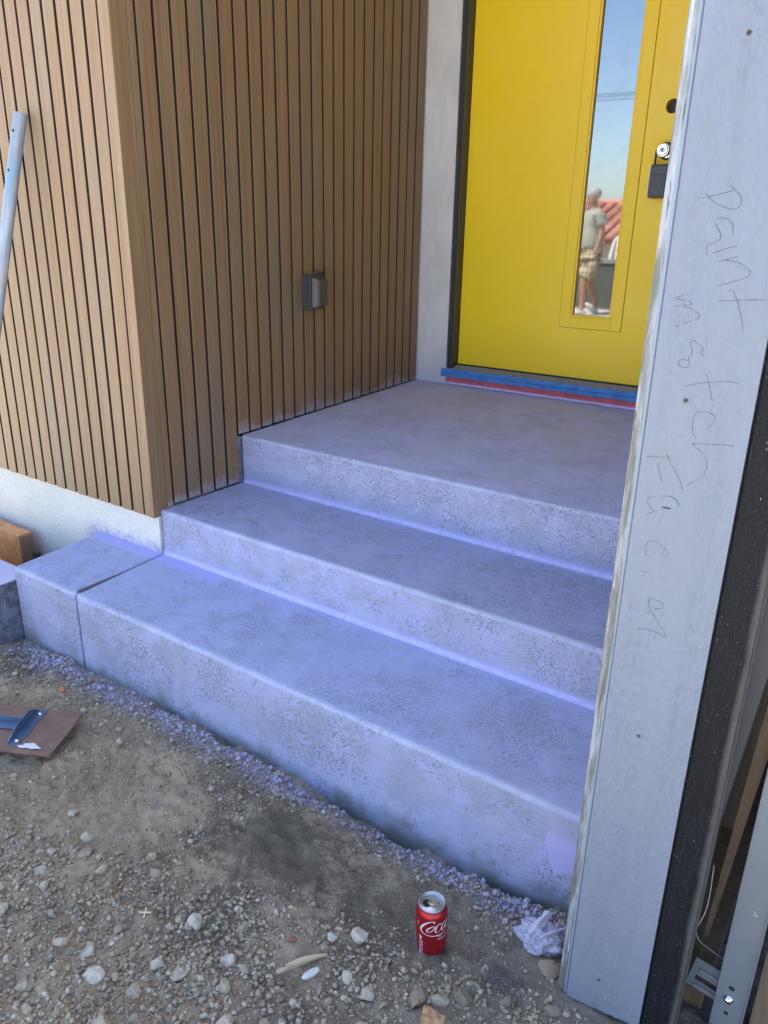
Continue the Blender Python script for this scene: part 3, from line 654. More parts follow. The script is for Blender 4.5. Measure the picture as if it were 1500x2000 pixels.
for st in STROKES:
    vs, fs = [], []
    P = catmull([(a * 1e-4 - 1.852, b * 1e-4 + .24) for a, b in st], 6); b0 = len(vs)
    for i, q in enumerate(P):
        d = P[min(i + 1, len(P) - 1)] - P[max(i - 1, 0)]; d = d / (np.linalg.norm(d) + 1e-9); w = .00040 * (.8 + .4 * random.random())
        nrm = np.array([-d[1], d[0]]) * w
        yb_ = board_y(q[0], q[1] - .24); vs += [(q[0] - nrm[0], yb_, q[1] - nrm[1]), (q[0] + nrm[0], yb_, q[1] + nrm[1])]
    for i in range(len(P) - 1): fs.append((b0 + 2 * i, b0 + 2 * i + 1, b0 + 2 * i + 3, b0 + 2 * i + 2))
    put('pencil_stroke', mesh('pencil_stroke', vs, fs, m_pencil), GC)
m_screw = plain('rusty_screw', (.06, .042, .038), .6, .4)
sc_me = facing(lathe_mesh('screw', [(.0025, -.0002), (.0027, .0006), (.0022, .0006), (.0011, .0001), (0, .0001)], m_screw, 14))
ring_me = facing(lathe_mesh('screw_dimple', [(.0036, .0001), (.0050, .0011), (.0068, .0001)], m_board, 18))
for (sx, sz) in ((1.9081, 1.3708), (1.9019, .9306), (1.9102, .3802), (1.9082, -.1654)):
    put('screw', sc_me, GC, (sx - 1.852, -.0020, sz + .24)); put('screw_dimple', ring_me, GC, (sx - 1.852, -.0013, sz + .24))
kn = []; fs = []
for j, rr_ in enumerate((1.0, .9, .0)):
    for i in range(28):
        a = 2 * math.pi * i / 28; ca, sa = math.cos(a) * .0135 * rr_, math.sin(a) * .0088 * rr_; th = -.35
        kn.append((1.9018 - 1.852 + ca * math.cos(th) - sa * math.sin(th), -.0030 if j else 0.0006, .7812 + .24 + ca * math.sin(th) + sa * math.cos(th)))
for j in range(2):
    for i in range(28): fs.append((j * 28 + i, j * 28 + (i + 1) % 28, (j + 1) * 28 + (i + 1) % 28, (j + 1) * 28 + i))
put('wood_knot', mesh('wood_knot', kn, fs, m_board), GC)
box('knot_crack', (1.892 - 1.852, 1.904 - 1.852, -.0034, -.0002, .7712 + .24, .7724 + .24), m_dark, GC); bpy.data.objects['knot_crack'].rotation_euler = (0, 0, 0)
for (sx, sz, s_) in ((1.9553, .979, .004), (1.9065, .6613, .003)):
    me = lathe_mesh('paint_blob', [(0, .0016), (.0020, .0013), (.0035, 0)], m_board, 9); facing(me); ob_ = put('paint_blob', me, GC, (sx - 1.852, 0, sz + .24)); ob_.scale = (s_ / .0035 * .6, 1, s_ / .0035 * 1.4)
# garage side wall, interior boards, track
tag(box('garage_side_wall', (1.842, 1.945, -.543, 1.74, -.4, 2.72), m_slat), 'brown garage side wall behind the pale corner board', 'wall')
GI = thing('garage_wall_framing', 'bare brown timber framing and plywood inside the garage wall', 'wall', (2.0, -.3, -.25))
def gpart(name, b, mat, bev=.001): return box(name, (b[0] - 2.0, b[1] - 2.0, b[2] + .3, b[3] + .3, b[4] + .25, b[5] + .25), mat, GI, bev)
gpart('plywood_panel', (1.950, 1.962, -.10, 2.5, -.32, 2.70), m_ply)
for i, y_ in enumerate((.02, .42, .82, 1.22)): gpart('stud', (1.963, 2.035, y_, y_ + .04, -.20, 2.68), m_timber)
gpart('sole_plate', (1.963, 2.075, -.46, 2.5, -.245, -.205), m_timber)
gpart('jamb_stud', (1.955, 2.043, -.545, -.50, -.20, 2.68), m_timber)
def lean_board(name, label, cat, x_top, z_top, x_bot, z_bot, w, y_, th, mat, w_bot=None):
    wb = w if w_bot is None else w_bot
    pts = [(x_bot - wb, z_bot), (x_bot, z_bot), (x_top, z_top), (x_top - w, z_top)]
    bm = bmesh.new(); a = [bm.verts.new((x, y_, z)) for x, z in pts]; b = [bm.verts.new((x, y_ + th, z)) for x, z in pts]
    bm.faces.new(a); bm.faces.new(b[::-1])
    for i in range(4): bm.faces.new((a[i], a[(i + 1) % 4], b[(i + 1) % 4], b[i]))
    bm.transform(Matrix.Translation((-x_bot, -y_, -z_bot)))
    return tag(put(name, bmmesh(name, bm, mat), None, (x_bot, y_, z_bot)), label, cat)
lean_board('leaning_trim_board', 'dull grey trim board leaning just inside the garage corner', 'board', 2.148, 1.60, 2.0125, -.195, .075, -.478, .018, m_greyboard)
lean_board('black_edge_strip', 'thin black strip along the leaning grey trim board', 'edging', 2.1533, 1.60, 2.0165, -.195, .0045, -.4775, .012, m_blackrub)  # plain black strip along the trim board's right edge
lean_board('leaning_wood_stick', 'pale tapering wood stick leaning inside the dark garage wall', 'stick', 2.176, 1.60, 2.0505, -.203, .062, -.44, .02, m_timber, .004)
TK = thing('door_track', 'galvanised garage door track standing upright at the right edge', 'track', (2.12, -.52, -.30))
bm = bmesh.new(); add_box(bm, -.023, .024, 0, .002, 0, 3.0); add_box(bm, -.0245, -.0232, -.0005, .034, 0, 3.0, .0003); add_box(bm, .0242, .0262, -.004, .034, 0, 3.0); put('rail', bmmesh('rail', bm, m_galv), TK)
for z_, r_ in ((.205, .0052), (.170, .0042), (.145, .0042)):
    put('track_hole', facing(lathe_mesh('track_hole', [(r_, .0003), (0, .0003)], m_dark, 14)), TK, (-.002, 0, z_))
put('bolt', facing(lathe_mesh('bolt', [(0, .0075), (.004, .007), (.0062, .0045), (.0078, .002), (.0088, .0008), (.0088, 0)], m_steel, 20)), TK, (-.0035, 0, .178))
box('track_stain', (-.0225, .0235, -.0004, -.0001, .0, .105), plain('oil_stain', (.09, .105, .13), .4, .3), TK)
vs, fs = [], []
for st in ([(0, 0), (.006, -.004), (.0, -.008)], [(.0, -.004), (.008, -.0055)], [(-.003, .0015), (.003, .0)]):
    b0 = len(vs)
    for i, (a, b) in enumerate(st): vs += [(a, -.0004, b - .0004), (a, -.0004, b + .0004)]
    for i in range(len(st) - 1): fs.append((b0 + 2 * i, b0 + 2 * i + 2, b0 + 2 * i + 3, b0 + 2 * i + 1))
put('scratch_mark', mesh('scratch_mark', vs, fs, m_wirewhite), TK, (.004, 0, .385))
BK = thing('slotted_bracket', 'galvanised slotted bracket fixing the track foot to the garage corner', 'bracket', (2.0430, -.505, -.150))
bm = bmesh.new()
for b in ((0, .060, 0, .002, .0, .020), (0, .060, 0, .002, .032, .070), (0, .010, 0, .002, .0202, .0318), (.052, .060, 0, .002, .0202, .0318)): add_box(bm, *b)
add_box(bm, .012, .060, -.0035, -.0005, .005, .014, .001); add_box(bm, .012, .060, -.0035, -.0005, .040, .052, .001)
bm.transform(Matrix.Shear('XZ', 4, (0, 0))); put('bracket_plate', bmmesh('bracket_plate', bm, m_galv), BK); BK.rotation_euler = (0, R(8), 0)
PO = thing('track_support_post', 'tan timber post with black straps behind the door track', 'post', (2.185, -.47, -.3))
box('post', (-.03, .05, 0, .05, 0, 3.0), m_timber, PO, .002)
for z_ in (.42, .345): box('strap', (-.034, .054, -.004, .054, z_, z_ + .028), m_blackrub, PO, .003)
tag(put('loose_wire', tube_mesh('loose_wire', [tuple(q) for q in catmull([(2.046, -.47, .10), (2.050, -.48, .02), (2.044, -.49, -.02), (2.040, -.48, -.04), (2.046, -.47, -.075), (2.066, -.46, -.095), (2.094, -.455, -.108), (2.13, -.45, -.12)], 6)], .0009, m_wirewhite, 6)), 'thin white wire dangling inside the garage corner', 'wire')
# garage interior shell and roof
tag(box('garage_back_wall', (1.95, 6.0, 3.2, 3.3, -.4, 2.72), m_ply), 'brown plywood back wall inside the garage', 'wall')
tag(box('garage_far_wall', (5.9, 6.0, -.56, 3.19, -.4, 2.72), m_ply), 'brown plywood far side wall of the garage', 'wall')
tag(box('garage_door_leaf', (2.35, 5.89, -.36, -.32, -.38, 2.5), m_greyboard), 'closed grey garage door right of the track', 'door')
RF = thing('roof', 'flat unseen roof over house, porch and garage, edges shaped for the light', 'roof', (0, 3, 2.725))
m_roof = plain('roof_paint', (.50, .48, .46), .8)
for b in ((-2.2, -.0005, -.06, 6.5), (0.0, 1.8395, .08, 6.5), (1.84, 6.4, -.60, 6.5)):  # unseen slabs, edges set to shade the view and admit sky light
    box('roof_slab', (b[0], b[1], b[2] - 3, b[3] - 3, 0, .225), m_roof, RF)
tag(box('house_side_wall', (-2.1, -1.99, .325, 1.869, -.4, 2.722), m_plaster), 'plain grey side wall at the added, unseen left end of the house', 'wall')  # house end added here so sun reaches the ground further left
tag(box('house_rear_block', (-2.1, 1.86, 1.87, 6.2, -.4, 2.722), m_plaster), 'plain grey house block behind the door wall', 'building')

# ------------------------------------------------------------------ tools and litter on the ground
PL = thing('aluminium_pole', 'dull aluminium tube with drilled holes leaning on the lit slats', 'pole', (-.755, -.33, -.079))
a_, b_ = Vector((0, 0, 0)), Vector((-.468, -.044, 1.484)) - Vector((-.755, -.33, -.079))
k = M('pole_metal'); o_ = k.obj(); n1 = k.noise(k.scale(o_, (40, 40, 6)), 1, 5, .65); n2 = k.noise(k.scale(o_, (12, 12, 4)), 1, 3)
c = k.mix(k.step(n1, .35, .7), (.30, .33, .36), (.44, .47, .50)); c = k.mix(k.step(n2, .50, .62, 0, .7), c, (.22, .40, .52))
m_pole = k.fin(c, .5, None, .2)
vs_ = []; d_ = (b_ - a_); L = d_.length; q_ = d_.to_track_quat('Z', 'Y')
me = lathe_mesh('tube', [(.0175, L - .03), (.0175, L - .0005), (.0190, L), (.0215, L - .0015), (.0215, 0), (.0, 0)], m_pole, 28); put('tube', me, PL, (0, 0, 0)).rotation_euler = q_.to_euler()
cdir = (cam.location - Vector((-.48, -.05, 1.45))); cdir = (cdir - d_.normalized() * cdir.dot(d_.normalized())).normalized()
side = d_.normalized().cross(cdir)
for s_ in (.060, .185):
    hd = (cdir * .70 - side * .72).normalized()
    me = lathe_mesh('drilled_hole', [(.0046, .0006), (0, .0006)], m_dark, 12); oo = put('drilled_hole', me, PL, tuple(d_.normalized() * (L - s_) + hd * .0214)); oo.rotation_euler = hd.to_track_quat('Z', 'Y').to_euler()

k = M('plate_brown'); o_ = k.obj(); n1 = k.noise(o_, 18, 5, .6); n2 = k.noise(o_, 90, 4, .6)
c = k.mix(k.step(n1, .3, .7), (.155, .088, .066), (.225, .130, .094)); c = k.mix(k.step(n2, .6, .75, 0, .5), c, (.30, .24, .21))
m_plate = k.fin(c, .6, k.bump(n2, .2, .001))
m_blue = plain('blue_enamel', (.075, .13, .215), .4, .2, .35, 40)
TA = Vector((.31, -.577, -.248)); ex = Vector((-.235, -.132, 0)).normalized()
TR = thing('float_tool', 'brown plate tool with a blue metal bracket lying on the gravel', 'hand tool', tuple(TA), (0, R(-1.2), math.atan2(ex.y, ex.x)))
# local axes: +X along the plate to the left of the picture, +Y towards the viewer
bm = bmesh.new(); add_box(bm, 0, .62, 0, .204, 0, .0075, .0015)
bmesh.ops.subdivide_edges(bm, edges=bm.edges[:], cuts=3, use_grid_fill=True)
for v in bm.verts: v.co.z += .004 * math.sin(v.co.x * 5) ; v.co.x += .0022 * math.sin(v.co.y * 90 + v.co.z * 300) * (v.co.x < .01)
put('plate', bmmesh('plate', bm, m_plate), TR)
prof = [(.0, 0), (.0325, 0), (.0325, .003), (.003, .003), (.003, .028), (0, .028)]
bm = bmesh.new()
add_box(bm, .105, .138, .014, .178, .0085, .0115, .0006)
tz = [(.014, .0117), (.178, .0117), (.178, .0140), (.120, .040), (.055, .040), (.014, .0140)]
fa = [bm.verts.new((.1352, a, b)) for a, b in tz]; fb = [bm.verts.new((.1380, a, b)) for a, b in tz]
bm.faces.new(fa); bm.faces.new(fb[::-1])
for i in range(6): bm.faces.new((fa[i], fa[(i + 1) % 6], fb[(i + 1) % 6], fb[i]))
put('bracket', bmmesh('bracket', bm, m_blue), TR)
bm = bmesh.new(); add_box(bm, .1385, .60, .080, .116, .0125, .0165, .0008); add_box(bm, .1385, .60, .0802, .0835, .0167, .030, .0006); put('handle_bar', bmmesh('handle_bar', bm, m_blue), TR)
for y_ in (.032, .160):
    put('bolt', lathe_mesh('bolt', [(.0068, 0), (.0068, .0018), (.0045, .004), (0, .0042)], m_steel, 16), TR, (.119, y_, .0116))
sp = bmesh.new(); ring = []
for i in range(30):
    a = 2 * math.pi * i / 30; r_ = 1 + .22 * math.sin(3 * a) + .12 * math.sin(7 * a + 1); ring.append(sp.verts.new((.072 + .030 * r_ * math.cos(a), .178 + .0115 * r_ * math.sin(a), .0096 + .002)))
sp.faces.new(ring); put('paint_smear', bmmesh('paint_smear', sp, plain('white_smear', (.66, .66, .68), .6, 0, .2, 120)), TR)

k = M('orange_plank'); p = k.pos(); n1 = k.noise(p, 26, 5, .6); sp_ = k.step(k.vor(p, 130), .30, .16)
sp_ = k.math('MULTIPLY', sp_, k.step(k.math('ADD', k.xyz(p)[2], k.math('MULTIPLY', n1, .10)), -.10, -.06))
c = k.mix(k.step(n1, .3, .7), (.50, .17, .035), (.64, .27, .08)); c = k.mix(sp_, c, (.62, .56, .62))
m_orange = k.fin(c, .5, k.bump(n1, .2, .002))
OP = thing('orange_block', 'weathered orange wood block standing against the stucco base left of the steps', 'wood block', (-1.0, -.10, -.38))
bm = bmesh.new(); add_box(bm, -.25, .205, 0, .060, 0, .288, .004); bmesh.ops.subdivide_edges(bm, edges=bm.edges[:], cuts=2, use_grid_fill=True)
for v in bm.verts: v.co += Vector(mnoise.noise_vector(v.co * 14)) * .004
put('block', bmmesh('block', bm, m_orange), OP)
box('raw_end', (.2065, .213, .002, .058, 0, .280), plain('split_wood', (.26, .15, .09), .8, 0, .4, 60), OP, .002)
tag(box('dark_wood_offcut', (-.755, -.725, -.072, -.05, -.38, -.165), plain('dark_offcut', (.035, .03, .028), .7), None, .005), 'small dark offcut standing beside the orange block', 'offcut')

# soda can
cx_, cy_ = 1.573, -.628; cz_ = float(ground_z(cx_, cy_)) - .002
i0, i1 = int((cx_ - .045 - GX0) / GD), int((cx_ + .045 - GX0) / GD)
CAN = thing('soda_can', 'opened red cola can standing upright on the dirt', 'can', (cx_, cy_, cz_), (R(1.2), R(-1.0), 0))
k = M('can_red'); n1 = k.noise(k.obj(), 500, 2); m_can = k.fin(k.mix(n1, (.30, .008, .018), (.38, .012, .024)), .26, None, .45)
put('body', lathe_mesh('body', [(0, .004), (.020, .004), (.024, .0005), (.0262, .001), (.0300, .006), (.0325, .011), (.0330, .016), (.0330, .100), (.0326, .1035), (.0312, .1080), (.0290, .1125), (.0272, .1155), (.0268, .1170)], m_can, 64), CAN)
put('lid', lathe_mesh('lid', [(.0268, .1168), (.0272, .1190), (.0276, .1205), (.0270, .1218), (.0258, .1216), (.0250, .1195), (.0246, .1150), (.0238, .1146), (.0225, .1160), (0, .1162)], m_alu, 64), CAN)
fa_ = math.atan2(-1.684 - cy_, 2.158 - cx_)
ax = Vector((math.cos(fa_ - R(90)), math.sin(fa_ - R(90)), 0))       # towards the viewer's left
Lc = ax
def flat_poly(name, fn, mat, z0, z1):
    n = 26; bm = bmesh.new(); a = [bm.verts.new((*fn(2 * math.pi * i / n), z0)) for i in range(n)]; b = [bm.verts.new((*fn(2 * math.pi * i / n), z1)) for i in range(n)]
    bm.faces.new(b); bm.faces.new(a[::-1])
    for i in range(n): bm.faces.new((a[i], a[(i + 1) % n], b[(i + 1) % n], b[i]))
    return bmmesh(name, bm, mat)
perp = Vector((-ax.y, ax.x, 0))
def el(c0, a, b): return lambda w: tuple((ax * (c0 + a * math.cos(w)) + perp * b * math.sin(w)).to_2d())
put('mouth_opening', flat_poly('mouth_opening', el(.0105, .0088, .0098), m_dark, .1162, .1166), CAN)
bm = bmesh.new(); n = 30
for (r0, r1, z0, z1) in ((1.0, .72, .1178, .1186),):
    rings = [[bm.verts.new((*(ax * (-.0035 + .0125 * f * math.cos(2 * math.pi * i / n)) + perp * .0078 * f * math.sin(2 * math.pi * i / n)).to_2d(), z)) for i in range(n)] for f, z in ((r0, z0), (r0, z1), (r1, z1), (r1, z0))]
    for q in range(4):
        for i in range(n): bm.faces.new((rings[q][i], rings[q][(i + 1) % n], rings[(q + 1) % 4][(i + 1) % n], rings[(q + 1) % 4][i]))
put('pull_tab', bmmesh('pull_tab', bm, m_steel), CAN)
put('tab_rivet', lathe_mesh('tab_rivet', [(.0062, .1163), (.0062, .1183), (.004, .1188), (0, .1188)], m_steel, 18), CAN)
m_white = plain('can_white', (.70, .71, .74), .3, .2, .04)
def wrap(u, z, r_=.03318): a = fa_ + u / 33.0; return (r_ * math.cos(a), r_ * math.sin(a), z / 1000.)
def ribbon(name, strokes, mat):
    vs, fs = [], []
    for pts, wid in strokes:
        P = catmull(pts, 7); Wd = np.interp(np.linspace(0, 1, len(P)), np.linspace(0, 1, len(wid)), wid); b0 = len(vs)
        for i, q in enumerate(P):
            d = P[min(i + 1, len(P) - 1)] - P[max(i - 1, 0)]; d = d / (np.linalg.norm(d) + 1e-9); nr = np.array([-d[1], d[0]]) * Wd[i] / 2
            vs += [wrap(*(q - nr)), wrap(*(q + nr))]
        for i in range(len(P) - 1): fs.append((b0 + 2 * i, b0 + 2 * i + 1, b0 + 2 * i + 3, b0 + 2 * i + 2))
    return mesh(name, vs, fs, mat)
logo = [([(7.6, 98.5), (6.2, 102.3), (2.2, 103.6), (-2.3, 102.0), (-9.8, 96.8), (-18.0, 86.5), (-22.4, 76.5), (-19.9, 69.6), (-12.4, 66.4), (0.1, 64.9), (11.2, 65.2), (20, 65.6), (36, 68.2)], [2.4, 2.6, 1.4, 2.2, 3.4, 4.3, 4.0, 2.6, 1.8, 1.5, 2.2, 1.5, .5]),
        ([(11.2, 65.2), (16.5, 62.8), (20.7, 61.0), (23.5, 63.6), (30, 66.4), (38, 68.4)], [.6, 1.6, 1.2, 1.0, .9, .4]),
        ([(3.9, 91.0), (-1.3, 87.3), (-7.0, 81.5), (-9.0, 75.7), (-4.9, 74.4), (1.5, 78.1), (7.1, 86.7), (7.4, 90.6), (3.9, 91.4)], [1.6, 2.4, 3.0, 2.4, 1.2, 1.5, 1.9, 1.2, 1.2]),
        ([(6.5, 89.5), (9.5, 88.2), (13.5, 91.0)], [.7, .7, .6]),
        ([(21.3, 91.2), (20.4, 94.6), (16.6, 94.6), (12.0, 88.8), (9.6, 81.3), (9.4, 75.6), (12.8, 73.0), (17.7, 75.7), (23.5, 81.0)], [2.0, 1.4, 1.6, 2.6, 3.0, 2.3, 1.3, 1.0, .8]),
        ([(34.0, 93.4), (29.0, 94.4), (24.6, 88.1), (22.6, 80.3), (24.3, 75.4), (28.8, 78.5), (34.6, 85.9), (39.0, 95.1)], [1.2, 1.4, 2.6, 2.8, 2.0, 1.0, 1.1, 1.6]),
        ([(38.2, 94.7), (34.3, 85.3), (32.4, 77.5), (35.7, 75.3), (41, 80)], [2.2, 2.8, 2.6, 1.4, .8])]
put('script_logo', ribbon('script_logo', logo, m_white), CAN)
def wrap_text(name, s, size, u0, z0, vertical, bold=0.0, shear=0.0):
    me = text_mesh(name, s, size, m_white, 0.0, bold, shear)
    for v in me.vertices:
        a, b = v.co.x, v.co.y
        u, z_ = (u0 - b, z0 + a) if vertical else (u0 + a, z0 + b)
        v.co = wrap(u, z_)
    return put(name, me, CAN)
wrap_text('recycle_text', 'RECYCLE ME', 9.0, -20.0, 6.0, True, .10, .25)
me = ribbon('recycle_rule', [([(-18.2, 9), (-18.2, 46)], [.7, .7])], m_white); put('recycle_rule', me, CAN)
wrap_text('flavour_text', 'ORIGINAL TASTE', 4.2, 14.5, 53.0, False, .12)
wrap_text('volume_text', '12 FL OZ', 4.0, 33.0, 12.5, False, .1)
me = ribbon('label_panel', [([(-44, 12), (-44, 46)], [17, 17])], m_white); put('label_panel', me, CAN)
me = mesh('label_patch', [wrap(-50, 16, .0333), wrap(-37.8, 19, .0333), wrap(-37.8, 38, .0333), wrap(-50, 40, .0333)], [(0, 1, 2, 3)], plain('label_blue', (.16, .30, .52), .4)); put('label_patch', me, CAN)
wrap_text('side_text', 'COLA', 4.0, -29.5, 80.0, True, .05)

# crumpled plastic bag
k = M('bag_plastic'); p = k.pos(); n1 = k.noise(p, 60, 5, .65); n2 = k.noise(p, 180, 3)
c = k.mix(k.step(n1, .35, .7), (.30, .285, .375), (.46, .44, .55)); c = k.mix(k.step(n2, .58, .7), c, (.15, .145, .17)); m_bag = k.fin(c, .45, k.bump(n1, .5, .004))
bgx, bgy = 1.757, -.490
BG = thing('crumpled_plastic_bag', 'crumpled pale plastic bag with violet dust between the steps and the corner board', 'plastic bag', (bgx, bgy, float(ground_z(bgx, bgy))))
bm = bmesh.new(); bmesh.ops.create_icosphere(bm, subdivisions=5, radius=1)
for v in bm.verts:
    d = v.co.copy(); q = mnoise.noise(d * 2.1 + Vector((3, 1, 2))); rdg = 1 - abs(mnoise.noise(d * 3.7)) ; cr = 1 - abs(mnoise.noise(d * 8.5 + Vector((9, 0, 0))))
    s_ = .72 + .22 * q + .16 * rdg + .08 * cr
    v.co = Vector((d.x * .056 * s_, d.y * .040 * s_, max(-.012, d.z * .036 * s_) + .012))
put('bag_body', bmmesh('bag_body', bm, m_bag), BG)
def fold_strip(name, pts, w, parent):
    vs, fs = [], []; nrm = Vector((w, w * .3, 0))
    for i, q in enumerate(pts):
        q = Vector(q); s_ = 1 + .25 * math.sin(i * 2.1); vs += [q - nrm * s_, q + Vector((0, -.004, .004)), q + nrm * s_]
    for i in range(len(pts) - 1):
        for j in range(2): fs.append((3 * i + j, 3 * i + j + 1, 3 * i + j + 4, 3 * i + j + 3))
    me = mesh(name, vs, fs, m_bag); ob_ = put(name, me, parent); so = ob_.modifiers.new('thick', 'SOLIDIFY'); so.thickness = .0012; return ob_
fold_strip('bag_flap', [(-.012, -.020, .030), (-.006, -.008, .048), (.002, .004, .066), (.010, .012, .080)], .010, BG)
fold_strip('bag_flap', [(.008, -.020, .034), (.022, -.008, .044), (.036, .002, .054), (.048, .010, .060)], .007, BG)

def chunk_mesh(name, sx, sy, sz, mat, seed, sub=2, rough=.25):
    bm = bmesh.new(); bmesh.ops.create_icosphere(bm, subdivisions=sub, radius=1); off = Vector((seed * 3.1, seed * 1.7, seed * .9))
    for v in bm.verts:
        d = v.co.copy(); s_ = 1 + rough * mnoise.noise(d * 1.3 + off) + rough * .5 * mnoise.noise(d * 3.2 + off)
        v.co = Vector((d.x * sx * s_, d.y * sy * s_, d.z * sz * s_))
    return bmmesh(name, bm, mat, sub > 2)
def on_ground(o, x, y, dz=0.0, rot=(0, 0, 0)): o.location = (x, y, float(ground_z(x, y)) + dz); o.rotation_euler = rot; return o
k = M('split_wood_pale'); o_ = k.obj(); n1 = k.noise(k.scale(o_, (14, 160, 160)), 1, 4, .6)
m_splint = k.fin(k.mix(k.step(n1, .3, .7), (.30, .215, .12), (.50, .40, .27)), .7, k.bump(n1, .4, .001))
bm = bmesh.new(); add_box(bm, -.053, .053, -.008, .008, -.004, .004); bmesh.ops.subdivide_edges(bm, edges=bm.edges[:], cuts=6, use_grid_fill=True)
for v in bm.verts:
    tt = v.co.x / .053; v.co.y *= (.85 - .45 * abs(tt) - .2 * tt) ; v.co.y += .006 * (1 - tt * tt); v.co.z = v.co.z * (1 - .4 * abs(tt)) + .004 * tt + .0012 * mnoise.noise(v.co * 120)
o = on_ground(put('wood_splinter', bmmesh('wood_splinter', bm, m_splint)), 1.386, -.824, .004, (0, 0, math.atan2(.088, .061))); tag(o, 'long tan wood splinter lying on the dirt left of the can', 'wood splinter')
o = on_ground(put('white_chip', chunk_mesh('white_chip', .0225, .0085, .005, plain('white_plaster', (.62, .60, .55), .8, 0, .2, 90), 3)), 1.411, -.824, .003, (0, .1, R(72))); tag(o, 'flat elongated white chip just below the tan wood splinter', 'chip')
o = on_ground(put('brick_chip', chunk_mesh('brick_chip', .0085, .0075, .006, plain('brick_red', (.27, .095, .07), .85, 0, .2, 90), 5)), 1.333, -.793, .003); tag(o, 'small dull red brick chip on the dark dirt', 'chip')
o = on_ground(put('orange_chip', chunk_mesh('orange_chip', .0115, .008, .008, plain('orange_clay', (.52, .17, .08), .8, 0, .2, 90), 8)), .118, -.524, .006); tag(o, 'bright orange stone chip on the gravel pile at the left', 'chip')
cr_ = thing('tile_spacer', 'cream plastic cross tile spacer lying flat on the dirt', 'tile spacer', (1.036, -.934, float(ground_z(1.036, -.934)) + .004), (.05, .08, R(38)))
bm = bmesh.new(); add_box(bm, -.0125, .0125, -.0015, .0015, 0, .003, .0004); add_box(bm, -.0015, .0015, .0016, .0125, 0, .003, .0004); add_box(bm, -.0015, .0015, -.0125, -.0016, 0, .003, .0004)
put('cross', bmmesh('cross', bm, plain('cream_plastic', (.66, .58, .38), .5)), cr_)
NL = thing('loose_nail', 'pale nail with a flat head lying on the dirt', 'nail', (.774, -.689, float(max(ground_z(.774, -.689), ground_z(.83, -.70))) + .007), (0, R(1), math.atan2(-.012, .056)))
put('shank', tube_mesh('shank', [(0, 0, 0), (.055, 0, 0), (.061, 0, 0)], [.0016, .0016, .0003], m_alu, 8), NL); put('head', tube_mesh('head', [(-.0015, 0, 0), (.0005, 0, 0)], .0042, m_alu, 12), NL)
tag(put('dry_twig', tube_mesh('dry_twig', [(.708, -.562, float(ground_z(.708, -.562)) + .006), (.735, -.570, float(ground_z(.735, -.57)) + .009), (.775, -.586, float(ground_z(.775, -.586)) + .004)], [.0012, .0024, .0016], m_splint, 7)), 'thin dry twig lying on the dirt near the violet gravel', 'twig')
arc = catmull([(.80, -1.03), (.86, -1.055), (.905, -1.09), (.935, -1.135), (.925, -1.18), (.885, -1.21), (.84, -1.225)], 8)
tag(put('bent_wire', tube_mesh('bent_wire', [(q[0], q[1], float(ground_z(q[0], q[1])) + .004 + .002 * math.sin(i * .4)) for i, q in enumerate(arc)], .0011, plain('wire_brown', (.22, .17, .12), .6), 6)), 'thin bent brown wire lying in an arc on the dirt at the lower left', 'wire')
SK = thing('wooden_stake', 'orange-brown wooden stake end sticking up at the bottom edge of the photo', 'stake', (1.673, -.792, -.27), (R(-6), R(3), R(20)))
bm = bmesh.new(); add_box(bm, -.021, .021, -.012, .012, -.03, .046, .001); bmesh.ops.subdivide_edges(bm, edges=bm.edges[:], cuts=4, use_grid_fill=True)
for v in bm.verts:
    if v.co.z > .03: v.co.z += .008 * mnoise.noise(Vector((v.co.x * 90, v.co.y * 60, 0))) + .008 * (v.co.x < 0)
k = M('stake_wood'); o_ = k.obj(); n1 = k.noise(k.scale(o_, (130, 130, 12)), 1, 4, .6)
put('stake_body', bmmesh('stake_body', bm, k.fin(k.mix(k.step(n1, .3, .7), (.36, .18, .075), (.52, .32, .17)), .65, k.bump(n1, .4, .001))), SK)
k = M('clear_film'); n1 = k.noise(k.pos(), 60, 4); k.b.inputs['Alpha'].default_value = .5; m_film = k.fin(k.mix(n1, (.085, .084, .083), (.14, .138, .136)), .16, k.bump(n1, .6, .003), 0, .35)
bm = bmesh.new(); bmesh.ops.create_grid(bm, x_segments=26, y_segments=26, size=.5)
for v in bm.verts:
    a, b = v.co.x, v.co.y; r2 = 1 + .55 * mnoise.noise(Vector((a * 1.3, b * 1.3, 5)))
    x_ = 1.735 + a * .075 * r2; y_ = -.618 + b * .055 * r2
    v.co = Vector((x_, y_, float(ground_z(x_, y_)) + .004 + .005 * (1 - abs(mnoise.noise(Vector((a * 7, b * 7, 1))))) * 1.0))
tag(put('plastic_film', bmmesh('plastic_film', bm, m_film, True)), 'dull grey scrap of plastic film pressed into the dirt right of the can', 'plastic scrap')

